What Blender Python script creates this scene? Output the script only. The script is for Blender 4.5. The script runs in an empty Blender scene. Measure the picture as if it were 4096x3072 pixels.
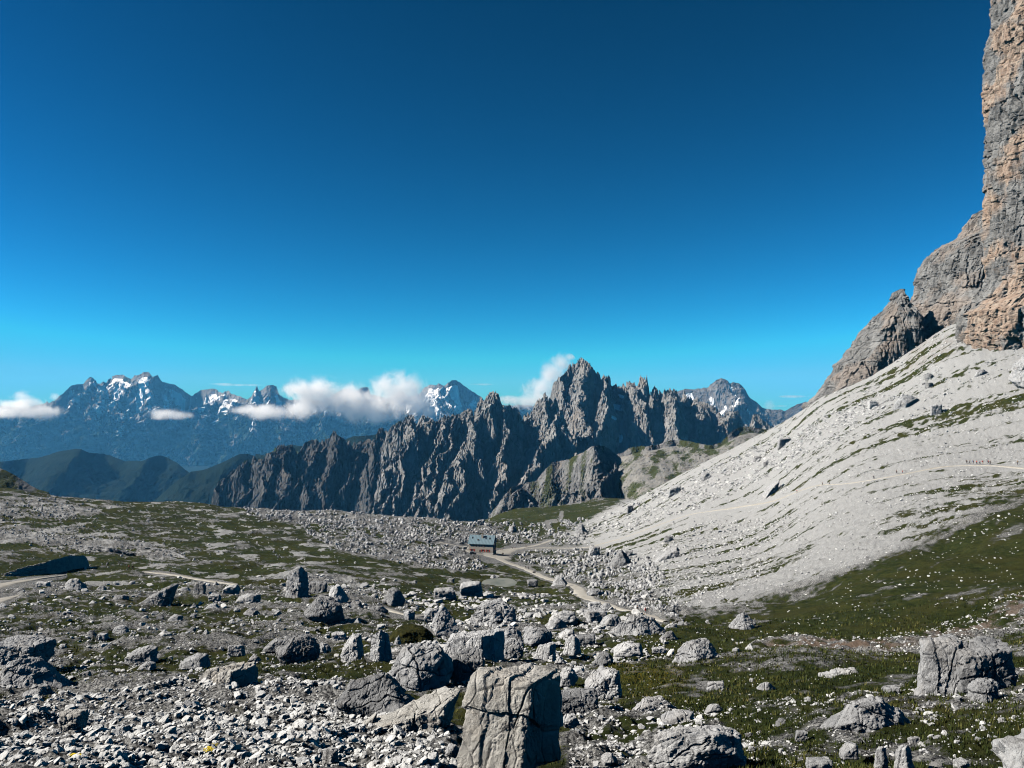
import bpy, math, random
import numpy as np
from mathutils import Vector, Matrix
rng = np.random.default_rng(7)
random.seed(7)
scene = bpy.context.scene
COL = scene.collection

# ------------------------------------------------------------------ camera model
F = 790.0
TH = math.atan(21.0 / F)
CT, ST = math.cos(TH), math.sin(TH)

def ray(u, v):
    """direction per unit of y-depth for a photo position (1024x768)"""
    a = (np.asarray(u, float) - 512) / F
    b = (384 - np.asarray(v, float)) / F
    y = CT - b * ST
    return a / y, (ST + b * CT) / y

def pt(u, v, D):
    rx, rz = ray(u, v)
    return np.stack([rx * D, np.asarray(D, float) + 0 * rx, rz * D], -1)

def proj(x, y, z):
    zc = y * CT + z * ST
    zc = np.where(zc < .05, .05, zc)
    yc = -y * ST + z * CT
    return 512 + F * x / zc, 384 - F * yc / zc

# ------------------------------------------------------------------ noise
_perm = np.random.default_rng(3).permutation(256).astype(np.int32)
_perm = np.concatenate([_perm, _perm, _perm])
_g3 = np.random.default_rng(5).normal(size=(256, 3)).astype(np.float32)
_g3 /= np.linalg.norm(_g3, axis=1)[:, None]

def perlin(x, y, z=None, seed=0):
    x = np.asarray(x, np.float32) + seed * 17.31
    y = np.asarray(y, np.float32) + seed * 5.77
    xi = np.floor(x).astype(np.int32); yi = np.floor(y).astype(np.int32)
    xf = x - xi; yf = y - yi
    xi &= 255; yi &= 255
    fx = xf * xf * xf * (xf * (xf * 6 - 15) + 10); fy = yf * yf * yf * (yf * (yf * 6 - 15) + 10)
    if z is None:
        def g(i, j):
            h = _perm[_perm[(xi + i) & 255] + ((yi + j) & 255)]
            return _g3[h, 0] * 1.25 * (xf - i) + _g3[h, 1] * 1.25 * (yf - j)
        a = g(0, 0); a += fx * (g(1, 0) - a)
        b = g(0, 1); b += fx * (g(1, 1) - b)
        return (a + fy * (b - a)) * 1.5
    z = np.asarray(z, np.float32) + seed * 9.13
    zi = np.floor(z).astype(np.int32); zf = z - zi; zi &= 255
    fz = zf * zf * zf * (zf * (zf * 6 - 15) + 10)
    def g(i, j, k):
        h = _perm[_perm[_perm[(xi + i) & 255] + ((yi + j) & 255)] + ((zi + k) & 255)]
        return _g3[h, 0] * (xf - i) + _g3[h, 1] * (yf - j) + _g3[h, 2] * (zf - k)
    def pl(k):
        a = g(0, 0, k); a += fx * (g(1, 0, k) - a)
        b = g(0, 1, k); b += fx * (g(1, 1, k) - b)
        return a + fy * (b - a)
    a = pl(0); b = pl(1)
    return (a + fz * (b - a)) * 1.5

def fbm(x, y, z=None, oct=5, seed=0, gain=.5, lac=2.03):
    s = 0; a = 1; f = 1; tot = 0
    for i in range(oct):
        s = s + a * perlin(x * f, y * f, None if z is None else z * f, seed + i * 3)
        tot += a; a *= gain; f *= lac
    return s / tot * 1.6

def ridged(x, y, z=None, oct=4, seed=0, gain=.5):
    s = 0; a = 1; f = 1; tot = 0
    for i in range(oct):
        s = s + a * (1 - np.abs(perlin(x * f, y * f, None if z is None else z * f, seed + i * 3)) * 2)
        tot += a; a *= gain; f *= 2.07
    return s / tot

def sstep(a, b, x):
    t = np.clip((x - a) / (b - a), 0, 1)
    return t * t * (3 - 2 * t)

# ------------------------------------------------------------------ mesh helpers
def mesh_np(name, V, Fc, smooth=True, attrs=None):
    V = np.ascontiguousarray(V, np.float32); Fc = np.ascontiguousarray(Fc, np.int32)
    m = bpy.data.meshes.new(name)
    k = Fc.shape[1]
    m.vertices.add(len(V)); m.vertices.foreach_set('co', V.ravel())
    m.loops.add(Fc.size); m.loops.foreach_set('vertex_index', Fc.ravel())
    m.polygons.add(len(Fc))
    m.polygons.foreach_set('loop_start', np.arange(0, Fc.size, k, dtype=np.int32))
    m.polygons.foreach_set('use_smooth', np.full(len(Fc), smooth, bool))
    m.update(calc_edges=True)
    for n, a in (attrs or {}).items():
        at = m.attributes.new(n, 'FLOAT', 'POINT'); at.data.foreach_set('value', np.ascontiguousarray(a, np.float32).ravel())
    return m

def grid_faces(nr, nc, wrap=False):
    r = np.arange(nr - 1)[:, None]; cN = nc if wrap else nc - 1
    c = np.arange(cN)[None, :]; c2 = (c + 1) % nc
    return np.stack([r * nc + c, r * nc + c2, (r + 1) * nc + c2, (r + 1) * nc + c], -1).reshape(-1, 4)

def link(o, parent=None):
    COL.objects.link(o)
    if parent is not None: o.parent = parent
    return o

def obj(name, mesh, mat=None, parent=None, loc=None):
    if mat is not None and len(mesh.materials) == 0: mesh.materials.append(mat)
    o = bpy.data.objects.new(name, mesh)
    if loc is not None: o.location = loc
    return link(o, parent)

def tag(o, label=None, cat=None, group=None, kind=None):
    if label: o['label'] = label
    if cat: o['category'] = cat
    if group: o['group'] = group
    if kind: o['kind'] = kind
    return o

def empty(name, loc, rz=0):
    o = bpy.data.objects.new(name, None); o.location = loc; o.rotation_euler = (0, 0, rz); o.empty_display_size = .1
    return link(o)

class MB:
    def __init__(s): s.v = []; s.f = []
    def box(s, x0, y0, z0, x1, y1, z1, bev=0):
        n = len(s.v)
        s.v += [(x0, y0, z0), (x1, y0, z0), (x1, y1, z0), (x0, y1, z0), (x0, y0, z1), (x1, y0, z1), (x1, y1, z1), (x0, y1, z1)]
        s.f += [tuple(n + i for i in q) for q in ((0, 3, 2, 1), (4, 5, 6, 7), (0, 1, 5, 4), (1, 2, 6, 5), (2, 3, 7, 6), (3, 0, 4, 7))]
        return s
    def poly(s, pts):
        n = len(s.v); s.v += [tuple(p) for p in pts]; s.f.append(tuple(range(n, n + len(pts)))); return s
    def prism(s, prof, axis, a, b):
        """extrude a closed 2-D profile along x ('x') or y ('y')"""
        n = len(s.v); k = len(prof)
        for q in (a, b):
            for p in prof: s.v.append((q, p[0], p[1]) if axis == 'x' else (p[0], q, p[1]))
        s.f.append(tuple(range(n + k - 1, n - 1, -1))); s.f.append(tuple(range(n + k, n + 2 * k)))
        for i in range(k): s.f.append((n + i, n + (i + 1) % k, n + k + (i + 1) % k, n + k + i))
        return s
    def cyl(s, p0, p1, r0, r1=None, k=10):
        r1 = r0 if r1 is None else r1
        p0 = Vector(p0); p1 = Vector(p1); d = (p1 - p0).normalized()
        a = d.orthogonal().normalized(); b = d.cross(a); n = len(s.v)
        for p, r in ((p0, r0), (p1, r1)):
            for i in range(k):
                t = 2 * math.pi * i / k; s.v.append(tuple(p + a * r * math.cos(t) + b * r * math.sin(t)))
        s.f.append(tuple(range(n + k - 1, n - 1, -1))); s.f.append(tuple(range(n + k, n + 2 * k)))
        for i in range(k): s.f.append((n + i, n + (i + 1) % k, n + k + (i + 1) % k, n + k + i))
        return s
    def build(s, name, mat, parent=None, smooth=False, loc=None, bevel=0):
        m = bpy.data.meshes.new(name); m.from_pydata(s.v, [], s.f); m.update()
        o = obj(name, m, mat, parent, loc)
        if smooth: m.polygons.foreach_set('use_smooth', [True] * len(m.polygons))
        if bevel:
            b = o.modifiers.new('bevel', 'BEVEL'); b.width = bevel; b.segments = 2; b.limit_method = 'ANGLE'
        return o

# ------------------------------------------------------------------ materials
class NT:
    def __init__(s, name):
        s.m = bpy.data.materials.new(name); s.m.use_nodes = True
        s.t = s.m.node_tree; s.t.nodes.clear()
        s.out = s.t.nodes.new('ShaderNodeOutputMaterial')
    def n(s, typ, ins=None, **kw):
        nd = s.t.nodes.new('ShaderNode' + typ)
        for k, v in kw.items(): setattr(nd, k, v)
        for k, v in (ins or {}).items():
            if isinstance(v, bpy.types.NodeSocket): s.t.links.new(v, nd.inputs[k])
            else: nd.inputs[k].default_value = v
        return nd
    def math(s, op, a, b=None, c=None, clamp=False):
        nd = s.t.nodes.new('ShaderNodeMath'); nd.operation = op; nd.use_clamp = clamp
        for i, v in enumerate((a, b, c)):
            if v is None: continue
            if isinstance(v, bpy.types.NodeSocket): s.t.links.new(v, nd.inputs[i])
            else: nd.inputs[i].default_value = v
        return nd.outputs[0]
    def mix(s, f, a, b, typ='RGBA', blend='MIX'):
        nd = s.t.nodes.new('ShaderNodeMix'); nd.data_type = typ; nd.blend_type = blend
        ia, ib, io = (6, 7, 2) if typ == 'RGBA' else (2, 3, 0)
        for i, v in ((0, f), (ia, a), (ib, b)):
            if isinstance(v, bpy.types.NodeSocket): s.t.links.new(v, nd.inputs[i])
            elif i in (6, 7): nd.inputs[i].default_value = (*v, 1)
            else: nd.inputs[i].default_value = v
        return nd.outputs[io]
    def ramp(s, f, stops, interp='LINEAR'):
        nd = s.t.nodes.new('ShaderNodeValToRGB'); nd.color_ramp.interpolation = interp
        e = nd.color_ramp.elements
        while len(e) < len(stops): e.new(.5)
        for q, (p, c) in zip(e, stops):
            q.position = p; q.color = (*c, 1) if len(c) == 3 else c
        s.t.links.new(f, nd.inputs[0]); return nd.outputs[0]
    def noise(s, vec, scale, detail=6, rough=.55, dist=0):
        nd = s.n('TexNoise', {'Vector': vec, 'Scale': scale, 'Detail': detail, 'Roughness': rough, 'Distortion': dist}); return nd.outputs[0]
    def mapv(s, vec, scale=(1, 1, 1), rot=(0, 0, 0)):
        return s.n('Mapping', {'Vector': vec, 'Scale': scale, 'Rotation': rot}).outputs[0]
    def attr(s, name): return s.n('Attribute', attribute_name=name).outputs['Fac']
    def bump(s, h, strength=.5, dist=.1, normal=None):
        i = {'Height': h, 'Strength': strength, 'Distance': dist}
        if normal is not None: i['Normal'] = normal
        return s.n('Bump', i).outputs[0]
    def done(s, color, rough=.9, normal=None, spec=.1, metal=0):
        b = s.t.nodes.new('ShaderNodeBsdfPrincipled')
        for k, v in (('Base Color', color), ('Roughness', rough), ('Normal', normal), ('Specular IOR Level', spec), ('Metallic', metal)):
            if v is None: continue
            if isinstance(v, bpy.types.NodeSocket): s.t.links.new(v, b.inputs[k])
            else: b.inputs[k].default_value = (*v, 1) if k == 'Base Color' else v
        s.t.links.new(b.outputs[0], s.out.inputs[0]); return s.m

def g(v, w=0): return (v * (1 + .03 * w), v, v * (1 - .06 * w))

def mat_boulder(name, lo, hi, warm=(.25, .205, .15), warm_amt=.35, scale=1.0, fl=1.0):
    t = NT(name)
    geo = t.n('NewGeometry').outputs['Position']
    vec = t.mapv(geo, (scale,) * 3)
    n1 = t.noise(vec, .9, 8, .62)
    c = t.ramp(n1, [(.3, lo), (.62, hi)])
    n2 = t.noise(vec, .35, 5, .6, .4)
    c = t.mix(t.math('MULTIPLY', t.ramp(n2, [(.52, (0, 0, 0)), (.66, (1, 1, 1))]), warm_amt), c, warm)
    st = t.noise(t.mapv(geo, (scale * 2.2, scale * 2.2, scale * .35)), 1.4, 5, .6)
    c = t.mix(t.math('MULTIPLY', t.ramp(st, [(.55, (0, 0, 0)), (.72, (1, 1, 1))]), .55), c, (.055, .055, .054))
    nf = t.noise(vec, 3.2, 14, .76)
    vo = t.n('TexVoronoi', {'Vector': t.mapv(geo, (scale * .8, scale * .8, scale * .5)), 'Scale': 1.1}, feature='DISTANCE_TO_EDGE').outputs[0]
    cr = t.ramp(vo, [(0, (0, 0, 0)), (.06, (1, 1, 1))])
    h = t.math('ADD', t.math('MULTIPLY', nf, .8), t.math('MULTIPLY', cr, .35))
    return t.done(c, .92, t.bump(h, .9, .45 * fl / scale), .08)

M = {}
def build_materials():
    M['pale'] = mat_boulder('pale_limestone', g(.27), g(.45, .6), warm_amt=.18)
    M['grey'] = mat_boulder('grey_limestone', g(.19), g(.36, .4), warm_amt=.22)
    M['dark'] = mat_boulder('dark_and_shaded_limestone', g(.12), g(.25, .3), warm_amt=.15)  # dark stone; also stands in for shade on some boulders and ledges
    M['tan'] = mat_boulder('tan_limestone', (.28, .265, .235), (.43, .41, .37), warm=(.40, .34, .27), warm_amt=.4)
    M['near'] = mat_boulder('near_limestone', g(.34), g(.52, .6), warm_amt=.3, scale=5.0, fl=1.6)
    # loose stones
    t = NT('loose_stone'); geo = t.n('NewGeometry').outputs['Position']
    a = t.attr('tone')
    c = t.ramp(a, [(0, g(.15)), (.45, g(.34, .5)), (1, (.50, .49, .46))])
    nn = t.noise(geo, 3.0, 6, .65)
    c = t.mix(t.math('MULTIPLY', t.ramp(nn, [(.45, (0, 0, 0)), (.7, (1, 1, 1))]), .4), c, g(.12))
    M['stone'] = t.done(c, .93, t.bump(t.noise(geo, 9, 6, .65), .6, .06), .08)
    # ground
    t = NT('alpine_ground'); geo = t.n('NewGeometry').outputs['Position']
    gr = t.attr('grass'); br = t.attr('soil'); fl = t.attr('flower'); sc = t.attr('scree')
    nA = t.noise(geo, .55, 10, .66); nB = t.noise(geo, 4.0, 8, .65); nC = t.noise(geo, .06, 5, .6)
    gcol = t.ramp(nA, [(.32, (.010, .013, .004)), (.5, (.023, .030, .008)), (.68, (.045, .047, .014))])
    gcol = t.mix(t.ramp(nC, [(.45, (0, 0, 0)), (.62, (.55, .55, .55))]), gcol, (.040, .037, .011))
    rcol = t.ramp(nB, [(.40, g(.02)), (.47, g(.10, .5)), (.60, (.33, .32, .295))])
    scol = t.ramp(nB, [(.30, g(.13, .2)), (.48, (.27, .267, .256)), (.68, (.36, .356, .34))])
    rcol = t.mix(sc, rcol, scol)
    rcol = t.mix(br, rcol, (.125, .09, .066))
    thr = t.math('ADD', gr, t.math('MULTIPLY', t.math('SUBTRACT', nB, .5), .9))
    gm = t.ramp(thr, [(.44, (0, 0, 0)), (.56, (1, 1, 1))])
    c = t.mix(gm, rcol, gcol)
    flm = t.math('MULTIPLY', fl, t.ramp(t.noise(geo, 5, 4, .7), [(.5, (0, 0, 0)), (.6, (1, 1, 1))]))
    c = t.mix(flm, c, (.15, .115, .008))
    hgt = t.math('ADD', t.math('MULTIPLY', nB, .7), t.math('MULTIPLY', t.noise(geo, 18, 5, .7), .3))
    M['ground'] = t.done(c, .95, t.bump(hgt, 1.0, .55), .04)
    # path
    t = NT('gravel_path'); geo = t.n('NewGeometry').outputs['Position']
    c = t.ramp(t.noise(geo, .5, 8, .65), [(.3, (.21, .19, .16)), (.6, (.31, .29, .25)), (.8, (.36, .335, .295))])
    M['path'] = t.done(c, .95, t.bump(t.noise(geo, 3, 6, .7), .5, .08), .05)

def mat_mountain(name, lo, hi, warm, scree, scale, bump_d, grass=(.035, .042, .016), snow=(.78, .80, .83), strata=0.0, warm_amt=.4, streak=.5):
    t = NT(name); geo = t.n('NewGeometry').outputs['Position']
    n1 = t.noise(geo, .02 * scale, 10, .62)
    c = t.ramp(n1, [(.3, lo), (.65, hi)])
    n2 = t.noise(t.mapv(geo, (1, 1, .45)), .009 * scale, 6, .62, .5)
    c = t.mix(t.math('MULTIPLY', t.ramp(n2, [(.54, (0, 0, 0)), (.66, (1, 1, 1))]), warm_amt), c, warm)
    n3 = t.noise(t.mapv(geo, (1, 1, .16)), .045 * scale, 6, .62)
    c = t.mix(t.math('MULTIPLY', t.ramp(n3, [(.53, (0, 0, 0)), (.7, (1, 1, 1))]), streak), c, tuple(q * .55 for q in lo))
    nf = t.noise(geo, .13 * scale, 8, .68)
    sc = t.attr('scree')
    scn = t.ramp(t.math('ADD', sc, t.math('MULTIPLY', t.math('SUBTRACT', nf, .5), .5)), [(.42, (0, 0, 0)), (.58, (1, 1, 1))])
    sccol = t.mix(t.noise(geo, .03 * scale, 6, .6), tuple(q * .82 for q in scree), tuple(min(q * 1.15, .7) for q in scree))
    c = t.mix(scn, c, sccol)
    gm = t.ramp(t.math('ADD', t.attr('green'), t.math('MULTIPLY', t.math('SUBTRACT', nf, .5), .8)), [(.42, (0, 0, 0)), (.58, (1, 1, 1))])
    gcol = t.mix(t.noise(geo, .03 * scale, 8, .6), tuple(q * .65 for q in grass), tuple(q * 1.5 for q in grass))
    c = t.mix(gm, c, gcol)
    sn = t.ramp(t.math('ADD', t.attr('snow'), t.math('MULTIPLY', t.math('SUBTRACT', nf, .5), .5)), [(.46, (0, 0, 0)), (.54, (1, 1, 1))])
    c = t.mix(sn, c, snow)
    h = nf
    if strata:
        wv = t.noise(t.mapv(geo, (.12, .12, 1.6)), .11 * scale, 7, .68)
        h = t.math('ADD', t.math('MULTIPLY', nf, 1 - strata), t.math('MULTIPLY', wv, strata))
    soft = t.math('MAXIMUM', scn, sn)
    st = t.math('SUBTRACT', 1.0, t.math('MULTIPLY', soft, .85))
    b = t.n('Bump', {'Height': h, 'Strength': st, 'Distance': bump_d}).outputs[0]
    return t.done(c, .95, b, .04)

def simple(name, col, rough=.7, spec=.3, metal=0, var=.15, scale=3):
    t = NT(name); tc = t.n('TexCoord').outputs['Object']
    c = t.mix(t.noise(tc, scale, 6, .6), tuple(q * (1 - var) for q in col), tuple(min(1, q * (1 + var)) for q in col))
    return t.done(c, rough, None, spec, metal)

# ------------------------------------------------------------------ terrain from surveyed points
CTRL = {
 -400: [(1100, 6), (900, 15), (790, 32), (690, 80), (640, 130), (590, 200), (550, 290), (515, 380), (480, 480), (450, 600), (440, 700), (470, 900), (560, 1600)],
 -150: [(1500, 1.3), (1100, 6), (900, 15), (768, 33), (700, 75), (640, 135), (600, 190), (570, 255), (540, 330), (510, 430), (485, 530), (474, 610), (500, 820), (580, 1600)],
 0: [(1100, 6), (900, 15), (768, 33), (720, 58), (660, 108), (620, 162), (590, 225), (560, 310), (530, 420), (505, 510), (488, 600), (510, 800), (580, 1600)],
 185: [(1500, 1.3), (1100, 6), (900, 15), (768, 33), (720, 57), (660, 104), (620, 160), (590, 230), (560, 340), (530, 480), (510, 600), (502, 680), (520, 860), (590, 1600)],
 340: [(768, 34), (720, 55), (660, 102), (620, 165), (590, 245), (560, 375), (535, 540), (517, 700), (511, 790), (535, 1000), (600, 1600)],
 440: [(1100, 6), (900, 15), (768, 34), (720, 54), (660, 100), (620, 178), (590, 280), (560, 440), (540, 590), (526, 730), (519, 820), (540, 1050), (600, 1600)],
 512: [(1500, 1.3), (1100, 6), (900, 15), (768, 34), (720, 53), (660, 98), (620, 185), (600, 265), (575, 405), (553, 585), (537, 720), (527, 820), (519, 960), (509, 1080), (535, 1300), (600, 1700)],
 560: [(768, 34), (720, 53), (660, 100), (620, 182), (600, 255), (575, 390), (553, 560), (537, 700), (523, 830), (511, 1000), (506, 1080), (530, 1300), (600, 1700)],
 600: [(768, 34), (700, 63), (650, 113), (620, 176), (600, 245), (575, 370), (553, 510), (535, 640), (519, 780), (505, 1000), (498, 1100), (525, 1350), (600, 1700)],
 648: [(768, 33), (700, 62), (650, 110), (620, 166), (600, 228), (575, 325), (550, 440), (530, 540), (510, 650), (492, 770), (500, 950), (540, 1400)],
 700: [(1100, 6), (900, 15), (768, 32), (700, 61), (650, 107), (620, 157), (600, 208), (575, 280), (550, 370), (520, 485), (490, 600), (465, 720), (480, 900), (540, 1500)],
 759: [(768, 31), (720, 50), (680, 75), (650, 104), (620, 148), (600, 187), (575, 245), (550, 318), (520, 410), (490, 500), (460, 600), (435, 690), (455, 850), (520, 1500)],
 819: [(768, 30), (720, 48), (680, 72), (650, 99), (620, 137), (590, 182), (560, 232), (520, 308), (480, 400), (440, 505), (400, 620), (420, 780), (500, 1500)],
 900: [(1500, 1.3), (1100, 6), (900, 14), (768, 29), (720, 46), (680, 68), (640, 100), (600, 142), (560, 192), (520, 252), (470, 345), (420, 450), (375, 555), (358, 600), (380, 720), (470, 1500)],
 954: [(768, 28), (720, 45), (680, 66), (640, 95), (600, 135), (560, 180), (520, 235), (470, 322), (420, 415), (370, 495), (331, 560), (330, 680), (440, 1500)],
 1024: [(768, 27), (720, 42), (680, 62), (640, 88), (600, 125), (560, 165), (520, 215), (470, 300), (420, 380), (370, 450), (344, 500), (325, 600), (420, 1500)],
 1200: [(1500, 1.3), (1100, 6), (900, 13), (768, 24), (720, 36), (660, 62), (600, 105), (540, 160), (480, 225), (420, 300), (360, 375), (320, 440), (290, 560), (400, 1500)],
 1450: [(1100, 6), (900, 13), (768, 24), (660, 60), (540, 140), (420, 260), (320, 380), (260, 500), (330, 1500)],
}
P = []
for u, l in CTRL.items():
    for v, D in l:
        q = pt(u, v, D); P.append((q[0] / q[1], math.log(D), q[2] / q[1]))
P = np.array(P)
SX, SL = 2.4, 1.0
def _tps_fit(P, lam):
    A = np.stack([P[:, 0] * SX, P[:, 1] * SL], 1)
    d = np.linalg.norm(A[:, None] - A[None], axis=2)
    K = np.where(d > 0, d * d * np.log(d + 1e-12), 0) + lam * np.eye(len(A))
    Q = np.concatenate([np.ones((len(A), 1)), A], 1)
    L = np.block([[K, Q], [Q.T, np.zeros((3, 3))]])
    w = np.linalg.solve(L, np.concatenate([P[:, 2], np.zeros(3)]))
    return A, w
_TA, _TW = _tps_fit(P, .0015)
TXg = np.linspace(-1.6, 1.6, 420); TLg = np.linspace(0.0, math.log(1900), 420)
_XX, _LL = np.meshgrid(TXg, TLg, indexing='ij')
_q = np.stack([_XX.ravel() * SX, _LL.ravel() * SL], 1)
_S = np.zeros(len(_q))
for i in range(0, len(_q), 20000):
    d = np.linalg.norm(_q[i:i + 20000, None] - _TA[None], axis=2)
    _S[i:i + 20000] = (np.where(d > 1e-9, d * d * np.log(d + 1e-12), 0)) @ _TW[:-3] + _TW[-3] + _q[i:i + 20000] @ _TW[-2:]
TS = _S.reshape(_XX.shape)

def _bil(T, fx, fl):
    fx = np.clip(fx, 0, T.shape[0] - 1.001); fl = np.clip(fl, 0, T.shape[1] - 1.001)
    i = fx.astype(int); j = fl.astype(int); a = fx - i; b = fl - j
    return T[i, j] * (1 - a) * (1 - b) + T[i + 1, j] * a * (1 - b) + T[i, j + 1] * (1 - a) * b + T[i + 1, j + 1] * a * b

def slope_at(X, L):
    return _bil(TS, (X - TXg[0]) / (TXg[1] - TXg[0]), (L - TLg[0]) / (TLg[1] - TLg[0]))

def hbase(x, y):
    x = np.asarray(x, float); y = np.asarray(y, float)
    yy = np.maximum(y, 1.0)
    return np.where(y > 1.0, yy * slope_at(x / yy, np.log(yy)), slope_at(x, np.zeros_like(x)))

_LD = np.linspace(math.log(3), math.log(1400), 900)
def depth_at(u, v):
    """y-depth where the sight line of (u, v) first meets the terrain (vectorised); nan if it misses"""
    u = np.atleast_1d(np.asarray(u, float)); v = np.atleast_1d(np.asarray(v, float))
    rx, rz = ray(u, v); out = np.full(len(u), np.nan)
    for i in range(0, len(u), 4000):
        X = rx[i:i + 4000, None]; S = slope_at(np.repeat(X, len(_LD), 1), np.repeat(_LD[None], len(X), 0))
        hit = S >= rz[i:i + 4000, None]
        k = hit.argmax(1); ok = hit.any(1) & (k > 0)
        kk = np.maximum(k, 1); ar = np.arange(len(k))
        s0 = S[ar, kk - 1]; s1 = S[ar, kk]; f = np.clip((rz[i:i + 4000] - s0) / np.maximum(s1 - s0, 1e-9), 0, 1)
        L = _LD[kk - 1] + f * (_LD[kk] - _LD[kk - 1])
        out[i:i + 4000] = np.where(ok, np.exp(L), np.nan)
    return out
# ------------------------------------------------------------------ painted survey masks (grass / scree / soil), read at build time only
GU0, GV0, GS = -240.0, 300.0, 2.0
GW, GH = int((1264 - GU0) / GS) + 1, int((960 - GV0) / GS) + 1
_gu, _gv = np.meshgrid(GU0 + GS * np.arange(GW), GV0 + GS * np.arange(GH))
def poly_mask(pts, k=1024 / 2212.0, soft=2):
    p = np.array(pts, float) * k; m = np.zeros(_gu.shape, bool)
    j = len(p) - 1
    for i in range(len(p)):
        (x1, y1), (x2, y2) = p[i], p[j]
        if y1 != y2:
            c = ((y1 > _gv) != (y2 > _gv)) & (_gu < (x2 - x1) * (_gv - y1) / (y2 - y1) + x1); m ^= c
        j = i
    m = m.astype(float)
    for _ in range(soft):
        q = np.pad(m, 1, mode='edge'); m = (q[:-2, 1:-1] + q[2:, 1:-1] + q[1:-1, :-2] + q[1:-1, 2:] + q[1:-1, 1:-1]) / 5
    return m
def paint(base, pts, val, soft=3):
    m = poly_mask(pts, soft=soft); return base * (1 - m) + val * m
def look(T, u, v):
    return _bil(T, (np.asarray(v, float) - GV0) / GS, (np.asarray(u, float) - GU0) / GS)

SCREE_P = [(2700, 620), (2230, 640), (2060, 690), (1770, 840), (1640, 920), (1400, 1045), (1290, 1112), (1215, 1160), (1270, 1180), (1330, 1200), (1370, 1240), (1440, 1300), (1530, 1325), (1700, 1270), (1850, 1225), (2000, 1160), (2230, 1040), (2700, 800)]
scree = poly_mask(SCREE_P, soft=5)
# grass level: 0 bare rock ... 1 closed turf
G = np.full(_gu.shape, .54)
G = paint(G, [(-400, 1000), (420, 1060), (900, 1105), (1010, 1120), (1000, 1190), (880, 1230), (640, 1250), (300, 1260), (-400, 1260)], .70, 6)
G = paint(G, [(-400, 1065), (120, 1075), (230, 1105), (120, 1130), (-400, 1140)], .44, 4)
G = paint(G, [(-400, 1140), (180, 1140), (420, 1190), (380, 1215), (100, 1180), (-400, 1170)], .44, 4)
G = paint(G, [(540, 1090), (900, 1115), (1100, 1140), (1020, 1170), (1010, 1190), (850, 1150), (700, 1135), (560, 1120)], .33, 3)
G = paint(G, [(640, 1150), (840, 1165), (1000, 1195), (1010, 1230), (900, 1225), (760, 1190)], .40, 3)
G = paint(G, [(880, 1135), (960, 1135), (1010, 1160), (900, 1150)], .72, 2)
G = paint(G, [(560, 1240), (760, 1255), (880, 1290), (800, 1290), (640, 1270)], .36, 3)
G = paint(G, [(780, 1250), (1000, 1225), (1140, 1245), (1180, 1300), (1000, 1330), (860, 1290)], .64, 4)
G = paint(G, [(975, 1110), (1010, 1095), (1280, 1090), (1400, 1040), (1440, 1060), (1280, 1140), (1150, 1150)], .78, 3)
G = paint(G, [(1070, 1215), (1160, 1235), (1270, 1260), (1340, 1300), (1180, 1290), (1080, 1255)], .62, 3)
G = paint(G, [(-400, 1270), (400, 1290), (900, 1330), (950, 1400), (700, 1480), (-400, 1500)], .56, 6)
G = paint(G, [(900, 1330), (1450, 1340), (1500, 1420), (1300, 1480), (900, 1440)], .54, 6)
G = paint(G, [(1430, 1350), (1560, 1335), (1760, 1280), (2000, 1180), (2230, 1060), (2700, 900), (2700, 1440), (2230, 1440), (1950, 1500), (1560, 1540), (1330, 1510), (1280, 1440)], .75, 5)
G = paint(G, [(1600, 1390), (1900, 1380), (2230, 1310), (2700, 1200), (2700, 1280), (2230, 1370), (1950, 1410), (1650, 1420)], .46, 4)
G = paint(G, [(1240, 1500), (1560, 1540), (1950, 1500), (2700, 1450), (2700, 1900), (1240, 1900)], .62, 5)
G = paint(G, [(1230, 1540), (1500, 1540), (1560, 1570), (1400, 1660), (1230, 1640)], .38, 4)
G = paint(G, [(-400, 1545), (120, 1520), (420, 1500), (700, 1480), (960, 1540), (1000, 1640), (1000, 2000), (-400, 2000)], .20, 5)
G = G * (1 - scree) + .27 * scree
G = paint(G, [(1900, 1150), (2100, 1040), (2230, 990), (2700, 800), (2700, 1020), (2230, 1080), (2000, 1180)], .42, 6)
G = paint(G, [(1290, 1190), (1470, 1130), (1560, 1135), (1420, 1180)], .47, 3)
G = paint(G, [(1640, 960), (1900, 850), (2020, 770), (2040, 790), (1900, 880), (1660, 990)], .30, 3)
soil = np.maximum(poly_mask([(1650, 1395), (1800, 1385), (1900, 1375), (2000, 1385), (1830, 1420), (1680, 1420)], soft=4), .8 * poly_mask([(1980, 1345), (2230, 1290), (2230, 1335), (2000, 1375)], soft=4))
soil = np.maximum(soil, .5 * poly_mask([(1480, 1395), (1570, 1390), (1560, 1420), (1490, 1420)], soft=4))
soil = np.maximum(soil, .35 * poly_mask([(1960, 745), (2050, 720), (2080, 750), (1960, 810)], soft=4))
flower = poly_mask([(1285, 1440), (1330, 1425), (1420, 1440), (1490, 1465), (1480, 1490), (1360, 1480), (1290, 1465)], soft=4)

PAST = poly_mask([(-300, 1040), (420, 1075), (900, 1110), (1010, 1190), (1130, 1250), (1000, 1290), (560, 1270), (-300, 1260)], soft=6)
PATCH = np.maximum.reduce([poly_mask(q, soft=3) for q in ([(560, 1238), (700, 1246), (880, 1285), (800, 1290), (640, 1262)], [(-300, 1065), (140, 1085), (230, 1105), (100, 1120), (-300, 1110)], [(-300, 1140), (180, 1142), (400, 1185), (330, 1195), (60, 1170), (-300, 1165)], [(450, 1140), (520, 1150), (510, 1168), (450, 1160)], [(640, 1180), (720, 1190), (700, 1205), (640, 1198)])])
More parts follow.
